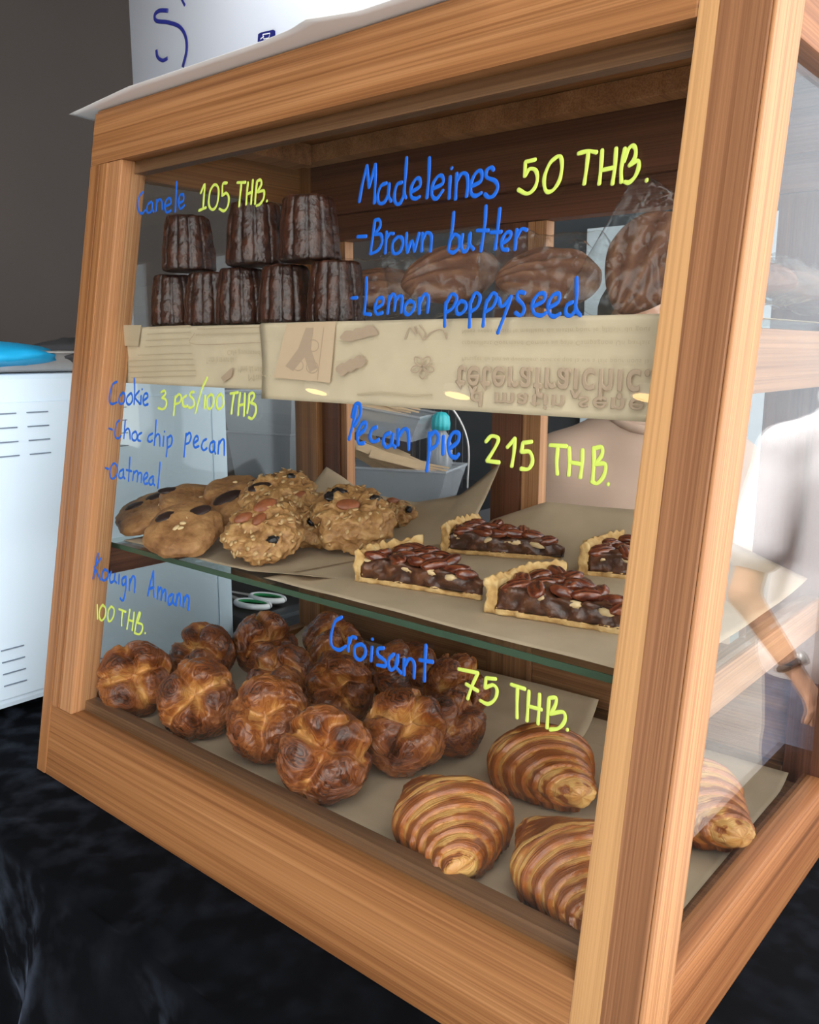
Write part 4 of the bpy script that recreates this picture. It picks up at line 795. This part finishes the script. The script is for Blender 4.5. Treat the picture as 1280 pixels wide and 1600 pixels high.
for v_ in bm.verts: v_.co = Vector(((v_.co.x + 0.5) * 0.50 - 0.016, (v_.co.y + 0.5) * 0.15, (v_.co.z + 0.5) * 0.24))
bmesh.ops.bevel(bm, geom=bm.edges[:], offset=0.012, segments=4, affect='EDGES'); me = bpy.data.meshes.new('wrapper'); bm.to_mesh(me); bm.free()
link('wrapper', me, M['wrap'], t, True)
def on_pack(px, py): p = at_y(px, py, 0.1992); return p - Vector((0.0, 0.2, RZ + 0.004))
parts = [tube(catmull([on_pack(x * 0.4375, y * 0.4375) for x, y in st]), w, 8, (Vector((0, -1, 0)), 0.15)) for st, w in (
    ([(600, 38), (570, 38), (553, 52), (558, 74), (600, 80), (640, 95), (662, 130), (666, 180), (652, 240)], 0.0024), ([(558, 178), (562, 203), (580, 216), (598, 208)], 0.0022), ([(640, -20), (650, 0), (660, 20)], 0.0017))]
link('script_lettering', mesh_of('script_lettering', *merge(parts)), M['navy'], t, True)
q = [on_pack(x * 0.4375, y * 0.4375) for x, y in ((920, 150), (922, 122), (932, 116), (976, 106), (983, 110), (984, 132), (978, 137))]
link('navy_badge', mesh_of('navy_badge', q, [tuple(range(7))]), M['navy'], t)
parts = [tube([on_pack(x * 0.4375, y * 0.4375) + Vector((0, -0.0006, 0)) for x, y in st], 0.0006, 6, (Vector((0, -1, 0)), 0.2)) for st in ([(940, 124), (966, 119), (962, 136), (944, 140), (940, 124)], [(932, 140), (944, 130)])]
link('badge_mark', mesh_of('badge_mark', *merge(parts)), M['white'], t)

# oven with louvres, tray and glove on top
OX = -0.173
t = thing('oven', 'pale blue-white countertop oven with louvred side left of the case', 'oven', (OX, 0.2, 0.0))
ov = lambda n_, x0, x1, y0, y1, z0, z1, m_, bev: box(n_, x0 - OX, x1 - OX, y0 - 0.2, y1 - 0.2, z0, z1, m_, t, bev)
ov('oven_body', OX - 0.55, OX, -0.06, 0.462, 0.02, 0.505, M['enamel'], 0.008)
ov('side_panel', OX + 0.0003, OX + 0.0025, -0.045, 0.426, 0.035, 0.465, M['enamel'], 0.001)
ov('side_panel', OX + 0.0003, OX + 0.0018, 0.430, 0.456, 0.035, 0.465, M['enamel'], 0.001)
for gy in (0.075, 0.122, 0.19, 0.25):
    for gz in (0.450, 0.430, 0.410, 0.390):
        ov('vent_slot', OX + 0.0026, OX + 0.0042, gy - 0.016, gy + 0.016, gz - 0.0009, gz + 0.0009, M['slot'], 0.0006)
for gy in (0.058, 0.13, 0.18):
    for gz in (0.110, 0.092, 0.074, 0.056):
        ov('vent_slot', OX + 0.0026, OX + 0.0042, gy - 0.017, gy + 0.017, gz - 0.0009, gz + 0.0009, M['slot'], 0.0006)
for fy in (0.0, 0.42):
    for fx in (OX - 0.03, OX - 0.5):
        vs, fs = tube([(fx - OX, fy - 0.2, 0.0005), (fx - OX, fy - 0.2, 0.021)], 0.013, 16); link('oven_foot', mesh_of('oven_foot', vs, fs), M['white'], t, True)
t = thing('baking_tray', 'shallow silver metal tray lying on top of the oven', 'tray', (OX, 0.2, 0.5058))
def tray_mesh():
    hx, hy = 0.21, 0.235; pr = [(0.0, 0.0), (0.90, 0.0), (0.94, 0.004), (0.985, 0.026), (1.0, 0.030), (1.012, 0.028), (1.0, 0.0275)]
    vs = []; n = 64
    for k, z in pr:
        for i in range(n):
            a = 2 * math.pi * i / n; c, s2 = math.cos(a), math.sin(a); e = 0.16
            vs.append((-0.205 + hx * k * (abs(c) ** e) * (1 if c > 0 else -1), hy * k * (abs(s2) ** e) * (1 if s2 > 0 else -1) - 0.02, z + 0.0005))
    return mesh_of('tray_pan', vs, grid_faces(n, len(pr), True))
o = link('tray_pan', tray_mesh(), M['steel'], t, True); sm = o.modifiers.new('thickness', 'SOLIDIFY'); sm.thickness = 0.001
t = thing('oven_glove', 'bright blue glove with dark grey cuff lying in the silver tray', 'glove', (OX - 0.06, 0.12, 0.5075))
blob('glove_palm', 0.085, 0.095, 0.021, M['cyan'], t, (0, -0.03, 0.022), (0, 0, 0.4), 4, 0.12, 30, 16)
blob('glove_cuff', 0.06, 0.075, 0.023, M['charcoal'], t, (0.01, 0.095, 0.024), (0, 0, 0.2), 5, 0.15, 30, 16)

# black box with scissors behind the oven
t = thing('black_tray', 'low black laminate box standing between the oven and the case rear', 'box', (-0.3, 0.6, 0.0))
box('box_body', -0.20, 0.195, -0.13, 0.115, 0.0005, 0.058, M['black'], t, 0.001)
box('edge_band', 0.165, 0.20, -0.13, 0.115, 0.0581, 0.066, M['black_edge'], t, 0.001)
t = thing('scissors', 'green and white handled scissors lying on the black box', 'scissors', (-0.205, 0.535, 0.0585))
def loop(cx, cy, rx, ry, rad, z, rot=0.0, n=28):
    P = [(cx + rx * math.cos(a) * math.cos(rot) - ry * math.sin(a) * math.sin(rot), cy + rx * math.cos(a) * math.sin(rot) + ry * math.sin(a) * math.cos(rot), z) for a in [i * 2 * math.pi / n for i in range(n + 1)]]
    return tube(P, rad, 10, None, False)
for cy, z in ((0.018, 0.013), (-0.018, 0.009)):
    h = link('handle', mesh_of('handle', *loop(0.012, cy + 0.006, 0.036, 0.0175, 0.0055, z, 0.25)), M['white'], t, True)
    link('inner_grip', mesh_of('inner_grip', *loop(0.012, cy + 0.006, 0.0305, 0.0125, 0.0035, z + 0.0005, 0.25)), M['green'], h, True)
vs, fs = merge([tube([(-0.03, -0.01, 0.009), (-0.16, 0.012, 0.008)], [0.006, 0.001], 8, (Vector((0, 0, 1)), 0.25)), tube([(-0.03, 0.02, 0.011), (-0.16, -0.002, 0.010)], [0.006, 0.001], 8, (Vector((0, 0, 1)), 0.25))])
link('blades', mesh_of('blades', vs, fs), M['steel'], t)

# clear bins of wooden cutlery behind the case, on a low back counter
struct(box('trim_10', -1.15, -0.02, 0.86, 1.35, FLOOR_Z, 0.20, M['black'], bevel=0.003))
def bin_(loc, rz, w, d, h, label):
    t = thing('clear_bin', label, 'bin', loc, (0, 0, rz), 'clear plastic bins behind the case')
    k = 0.012; P = lambda s_, z: [(-w / 2 * s_, -d / 2 * s_, z), (w / 2 * s_, -d / 2 * s_, z), (w / 2 * s_, d / 2 * s_, z), (-w / 2 * s_, d / 2 * s_, z)]
    vs = P(0.86, 0.0) + P(1.0, h); fs = [(0, 1, 2, 3), (0, 1, 5, 4), (1, 2, 6, 5), (2, 3, 7, 6), (3, 0, 4, 7)]
    o = link('bin_shell', mesh_of('bin_shell', vs, fs), M['bin'], t); sm = o.modifiers.new('thickness', 'SOLIDIFY'); sm.thickness = 0.002
    pts = [Vector(p) for p in P(1.0, h)]; pts.append(pts[0]); vs, fs = tube(pts, 0.0045, 6); link('bin_rim', mesh_of('bin_rim', vs, fs), M['bin'], t)
    return t
def fork(loc, rot, label):
    t = []
    t.append(tube([(-0.085, 0, 0), (0.0, 0, 0), (0.03, 0, 0)], [0.011, 0.010, 0.012], 8, (Vector((0, 0, 1)), 0.12)))
    for k in (-1, 0, 1): t.append(tube([(0.028, k * 0.006, 0), (0.075, k * 0.007, 0.004)], [0.0032, 0.0018], 6, (Vector((0, 0, 1)), 0.4)))
    o = link('wooden_fork', mesh_of('wooden_fork', *merge(t)), M['birch']); o.location = loc; o.rotation_euler = rot; o.scale = (1.15, 1.3, 1.4)
    return tag(o, label, 'fork', 'wooden forks in the clear bins')
bin_((-0.275, 1.03, 0.2005), 0.35, 0.29, 0.16, 0.072, 'lower clear bin of wooden forks seen between the back posts')
bin_((-0.36, 1.05, 0.345), 0.35, 0.26, 0.15, 0.060, 'upper clear bin tilted above the lower one behind the case').rotation_euler = (0, 0.14, 0.35)
bin_((-0.665, 1.02, 0.2005), 0.2, 0.20, 0.2, 0.13, 'lower of two clear tubs behind the left side pane')
bin_((-0.665, 1.02, 0.331), 0.2, 0.23, 0.22, 0.10, 'upper of two clear tubs behind the left side pane')
for k, (x, y, z, ry, rz, lab) in enumerate(((-0.34, 1.00, 0.285, 0.42, 0.25, 'leftmost wooden fork in the lower bin'), (-0.30, 1.00, 0.290, 0.40, 0.35, 'second wooden fork from the left in the lower bin'), (-0.255, 1.005, 0.288, 0.34, 0.45, 'third wooden fork from the left in the lower bin'), (-0.215, 1.01, 0.285, 0.22, 0.5, 'rightmost wooden fork in the lower bin'), (-0.30, 1.05, 0.300, 0.45, 0.5, 'wooden fork lying across the others in the lower bin'))):
    fork((x, y, z), (0.7, ry, rz), lab)
for k, (x, y, z, rz, lab) in enumerate(((-0.36, 1.01, 0.392, 0.40, 'lowest wooden fork in the tilted upper bin'), (-0.345, 1.03, 0.405, 0.45, 'middle wooden fork in the tilted upper bin'), (-0.33, 1.05, 0.418, 0.5, 'highest wooden fork in the tilted upper bin'))):
    fork((x, y, z), (0.75, 0.25, rz), lab)
t = thing('dish_rack', 'fine-wired dark rack standing behind the wooden forks', 'rack', (-0.33, 1.18, 0.2005), (0, 0, 0.5))
parts = []
for k in range(13):
    x = -0.11 + k * 0.018; hh = 0.23 * math.sqrt(max(0.05, 1 - (x / 0.125) ** 2 * 0.7)); parts.append(tube([(x, 0, 0.0), (x, 0, hh)], 0.0013, 5))
link('rack_wires', mesh_of('rack_wires', *merge(parts)), M['black_edge'], t)
link('rack_hoop', mesh_of('rack_hoop', *tube(catmull([Vector((-0.12, 0, 0)), Vector((-0.118, 0, 0.12)), Vector((-0.07, 0, 0.205)), Vector((0, 0, 0.233)), Vector((0.07, 0, 0.205)), Vector((0.118, 0, 0.12)), Vector((0.12, 0, 0))], 6), 0.003, 6)), M['steel'], t)
p = at_y(689, 655, 1.12)
t = thing('bottle', 'slim clear bottle with turquoise ribbed cap behind the back counter', 'bottle', (p.x, p.y, 0.2005))
pr = [(0.001, 0.0), (0.027, 0.001), (0.029, 0.01), (0.029, 0.11), (0.022, 0.135), (0.013, 0.150), (0.013, 0.152)]
vs = [(r * math.cos(a), r * math.sin(a), z) for r, z in pr for a in [i * math.pi / 12 for i in range(24)]]
link('bottle_body', mesh_of('bottle_body', vs, grid_faces(24, len(pr), True)), M['bin'], t, True)
pr = [(0.013, 0.152), (0.021, 0.153), (0.022, 0.168), (0.020, 0.184), (0.012, 0.193), (0.001, 0.195)]
vs = [(r * (1 + 0.03 * math.cos(12 * a)) * math.cos(a), r * (1 + 0.03 * math.cos(12 * a)) * math.sin(a), z) for r, z in pr for a in [i * math.pi / 36 for i in range(72)]]
link('bottle_cap', mesh_of('bottle_cap', vs, grid_faces(72, len(pr), True)), M['turq'], t, True)
tag(box('white_board', -0.44, 0.205, 2.165, 2.198, FLOOR_Z, 0.93, M['panel'], None, 0.004), 'tall pale blue board leaning upright on the dark wall behind the tan shirt', 'board')

# ================================================================== PEOPLE
def union(name, segs, vox, blend=0.02):
    """one continuous skin round tapered limb segments (p0, r0, p1, r1): blended distance field, then a net of quads over its zero level"""
    P0 = np.array([tuple(a[0]) for a in segs]); P1 = np.array([tuple(a[2]) for a in segs]); Rm = max(max(a[1], a[3]) for a in segs)
    lo = np.minimum(P0, P1).min(0) - Rm - 3 * vox; hi = np.maximum(P0, P1).max(0) + Rm + 3 * vox
    n = np.ceil((hi - lo) / vox).astype(int) + 1; D = np.full(n, 1.0, np.float32); ax = [lo[k] + vox * np.arange(n[k]) for k in range(3)]
    for (p0, r0, p1, r1) in segs:
        p0, p1 = np.array(tuple(p0)), np.array(tuple(p1)); pad = max(r0, r1) + 2.5 * blend + 3 * vox
        a = np.maximum(((np.minimum(p0, p1) - pad - lo) / vox).astype(int), 0); b_ = np.minimum(((np.maximum(p0, p1) + pad - lo) / vox).astype(int) + 2, n)
        X, Y, Zg = np.meshgrid(ax[0][a[0]:b_[0]], ax[1][a[1]:b_[1]], ax[2][a[2]:b_[2]], indexing='ij')
        d = p1 - p0; L2 = max(float(d @ d), 1e-12); t = np.clip(((X - p0[0]) * d[0] + (Y - p0[1]) * d[1] + (Zg - p0[2]) * d[2]) / L2, 0, 1)
        q = np.sqrt((X - p0[0] - t * d[0]) ** 2 + (Y - p0[1] - t * d[1]) ** 2 + (Zg - p0[2] - t * d[2]) ** 2) - (r0 + (r1 - r0) * t)
        sl = tuple(slice(a[k], b_[k]) for k in range(3)); o = D[sl]; bl = min(blend, 0.6 * min(r0, r1)); h = np.maximum(bl - np.abs(o - q), 0) / bl
        D[sl] = np.minimum(o, q) - h * h * bl * 0.25
    I = D < 0; c = np.zeros(n - 1, np.int8)
    for dx in (0, 1):
        for dy in (0, 1):
            for dz in (0, 1): c += I[dx:n[0] - 1 + dx, dy:n[1] - 1 + dy, dz:n[2] - 1 + dz]
    act = np.argwhere((c > 0) & (c < 8)); idx = -np.ones(n - 1, np.int64); idx[tuple(act.T)] = np.arange(len(act))
    acc = np.zeros((len(act), 3)); cnt = np.zeros(len(act)); cor = [(x, y, z) for x in (0, 1) for y in (0, 1) for z in (0, 1)]
    for u in cor:
        for k in range(3):
            if u[k]: continue
            w = list(u); w[k] = 1; A = D[tuple((act + u).T)]; B = D[tuple((act + w).T)]; m_ = (A < 0) != (B < 0)
            t = np.where(m_, A / np.where(m_, A - B, 1), 0); pt = np.tile(np.array(u, float), (len(act), 1)); pt[:, k] += t
            acc += pt * m_[:, None]; cnt += m_
    V = lo + vox * (act + acc / cnt[:, None]); Fc = []
    for k in range(3):
        e = [0, 0, 0]; e[k] = 1; k1, k2 = (k + 1) % 3, (k + 2) % 3
        A = I[:n[0] - e[0], :n[1] - e[1], :n[2] - e[2]]; B = I[e[0]:, e[1]:, e[2]:]; q = np.argwhere(A != B)
        for p in q:
            g = []
            for s1, s2 in ((0, 0), (-1, 0), (-1, -1), (0, -1)):
                w = p.copy(); w[k1] += s1; w[k2] += s2; g.append(int(idx[tuple(w)]))
            if A[tuple(p)]: g.reverse()
            Fc.append(tuple(reversed(g)))
    return mesh_of(name, V, Fc)
def person(base, face, shoulder_z, label, shirt_m, elbows, wrists, leg_m, watch=None, sw=0.2):
    f = Vector((*face, 0)).normalized(); r = Vector((f.y, -f.x, 0)); Z = Vector((0, 0, 1)); S_ = shoulder_z - FLOOR_Z
    t = thing('person', label, 'person', (base[0], base[1], FLOOR_Z))
    P = lambda l, fw_, z: r * l + f * fw_ + Z * z                              # local to the feet; r is the person's right
    hip = S_ - 0.54; seg, sh, jn = [], [], []
    A_ = lambda lst, a, ra, b2, rb: lst.append((a, ra, b2, rb))
    # head: skull, jaw, nose, ears; neck
    A_(seg, P(0, -0.012, S_ + 0.205), 0.080, P(0, 0.012, S_ + 0.20), 0.078); A_(seg, P(0, 0.01, S_ + 0.17), 0.066, P(0, 0.040, S_ + 0.115), 0.040)
    A_(seg, P(0, 0.088, S_ + 0.195), 0.007, P(0, 0.104, S_ + 0.160), 0.013)
    for g_ in (1, -1): A_(seg, P(g_ * 0.080, -0.01, S_ + 0.20), 0.013, P(g_ * 0.076, -0.005, S_ + 0.155), 0.009)
    A_(seg, P(0, -0.012, S_ + 0.13), 0.054, P(0, -0.02, S_ - 0.02), 0.060)
    # torso
    for g_ in (1, -1):
        A_(seg, P(g_ * 0.06, 0, hip), 0.085, P(g_ * 0.075, 0, S_ - 0.14), 0.085); A_(seg, P(g_ * 0.03, -0.01, S_ - 0.01), 0.045, P(g_ * (sw - 0.05), 0, S_ - 0.055), 0.046)
    A_(seg, P(0, 0, hip - 0.05), 0.10, P(0, 0, S_ - 0.12), 0.09)
    W = {}
    for k, (g_, sd) in enumerate(((1, 'r'), (-1, 'l'))):
        S0 = P(g_ * (sw - 0.045), 0, S_ - 0.06); el = elbows[k]; wr = wrists[k]
        E_ = P(el[0], el[1], el[2] - FLOOR_Z); Wr = P(wr[0], wr[1], wr[2] - FLOOR_Z)
        A_(seg, S0, 0.050, E_, 0.039); A_(seg, E_, 0.038, Wr, 0.026); W[sd] = (E_, Wr)
        d = (Wr - E_).normalized(); ac = d.cross(Z); ac = ac.normalized() if ac.length > 0.1 else r; cu = ac.cross(d).normalized()
        for q_ in (-1, 0, 1): A_(seg, Wr + ac * 0.012 * q_, 0.017, Wr + d * 0.075 + ac * 0.024 * q_, 0.0135)
        for q_, ln in enumerate((0.068, 0.078, 0.072, 0.055)):
            a_ = Wr + d * 0.080 + ac * (0.032 - 0.0213 * q_); b1 = a_ + d * ln * 0.5 - cu * 0.010 + ac * (0.005 - 0.0033 * q_); b2 = b1 + d * ln * 0.36 - cu * 0.026
            A_(seg, a_, 0.0098, b1, 0.0090); A_(seg, b1, 0.0090, b2, 0.0078)
        a_ = Wr + d * 0.025 + ac * 0.022; b1 = a_ + d * 0.035 + ac * 0.026 - cu * 0.008; b2 = b1 + d * 0.030 + ac * 0.006 - cu * 0.010
        A_(seg, a_, 0.014, b1, 0.0112); A_(seg, b1, 0.0110, b2, 0.0092)
        H0 = P(g_ * 0.09, 0, hip - 0.07); K0 = P(g_ * 0.10, 0.015, hip * 0.52); A0 = P(g_ * 0.11, -0.01, 0.08)
        A_(seg, H0, 0.080, K0, 0.055); A_(seg, K0, 0.054, A0, 0.036); A_(seg, A0, 0.036, A0 + f * 0.13 - Z * 0.045, 0.028)
        A_(jn, P(g_ * 0.085, 0, hip - 0.02), 0.105, K0, 0.074); A_(jn, K0, 0.074, A0 + Z * 0.01, 0.060)
        S1 = S0.lerp(E_, 0.66); A_(sh, P(g_ * (sw - 0.05), 0, S_ - 0.062), 0.066, S1, 0.078)
        A_(sh, P(g_ * 0.04, -0.012, S_ + 0.006), 0.052, P(g_ * (sw - 0.05), 0, S_ - 0.056), 0.062)
        A_(sh, P(g_ * 0.075, 0, S_ - 0.14), 0.108, P(g_ * 0.075, 0, hip + 0.08), 0.100); A_(sh, P(g_ * 0.075, 0, hip + 0.08), 0.100, P(g_ * 0.09, 0, hip - 0.07), 0.115)
        blob('shoe', 0.047, 0.135, 0.044, M['shoe'], t, A0 + f * 0.055 - Z * 0.035, (0, 0, math.atan2(f.y, f.x) - math.pi / 2), 1, 0.03)
    A_(sh, P(0, 0, S_ - 0.13), 0.112, P(0, 0, hip - 0.06), 0.125)
    A_(sh, P(0, -0.014, S_ - 0.03), 0.085, P(0, -0.016, S_ + 0.012), 0.072); A_(jn, P(0, 0, hip - 0.01), 0.11, P(0, 0, hip + 0.05), 0.10)
    link('body', union('body', seg, 0.0065, 0.014), M['skin'], t, True)
    link('t_shirt', union('t_shirt', sh, 0.011, 0.05), shirt_m, t, True); link('jeans', union('jeans', jn, 0.013, 0.03), leg_m, t, True)
    hc = P(0, 0, S_ + 0.195)
    def ell(name, off, s3, m_):
        vs, fs, tn = sphere_grid(24, 14, lambda th, ph: (hc + r * (off[0] + s3[0] * math.cos(th) * math.sin(ph)) + f * (off[1] + s3[1] * math.sin(th) * math.sin(ph)) + Z * (off[2] + s3[2] * math.cos(ph)), 0.5))
        return link(name, mesh_of(name, vs, fs), m_, t, True)
    for g_ in (1, -1): ell('eye', (g_ * 0.032, 0.076, 0.004), (0.012, 0.009, 0.006), M['eye'])
    ell('mouth', (0, 0.075, -0.075), (0.022, 0.008, 0.005), M['lip']); ell('hair', (0, -0.022, 0.034), (0.089, 0.086, 0.074), M['hair'])
    vs, fs = tube([P(0.076 * math.cos(a), -0.014 + 0.074 * math.sin(a), S_ + 0.062 - 0.040 * math.sin(a)) for a in [i * math.pi / 14 for i in range(29)]], 0.009, 8, None, False); link('collar', mesh_of('collar', vs, fs), shirt_m, t, True)
    if watch:
        e, w = W[watch]; d = (w - e).normalized(); c = w - d * 0.012; a_ = d.cross(Z).normalized(); b2 = a_.cross(d)
        vs, fs = tube([c + (a_ * math.cos(q_) + b2 * math.sin(q_)) * 0.031 for q_ in [i * math.pi / 10 for i in range(21)]], 0.009, 8, None, False)
        wt = link('watch_strap', mesh_of('watch_strap', vs, fs), M['charcoal'], t, True)
        vs, fs = tube([c + b2 * 0.030, c + b2 * 0.042], 0.019, 20); link('watch_face', mesh_of('watch_face', vs, fs), M['steel'], wt, True)
    return t
person((0.350, 1.00), (0.62, -0.78), 0.380, 'person in a tan crew-neck t-shirt standing behind the case', M['tan'],
       ((0.235, 0.0, 0.06), (-0.235, 0.0, 0.06)), ((0.22, 0.08, -0.19), (-0.22, 0.08, -0.19)), M['denim'])
person((1.196, 2.018), (-0.70, -0.71), 0.341, 'person in a white t-shirt and watch mirrored in the right side pane', M['tee'],
       ((0.27, 0.05, 0.0), (-0.30, 0.07, -0.09)), ((0.21, 0.20, -0.24), (-0.20, 0.16, -0.26)), M['denim'], 'l', 0.235)
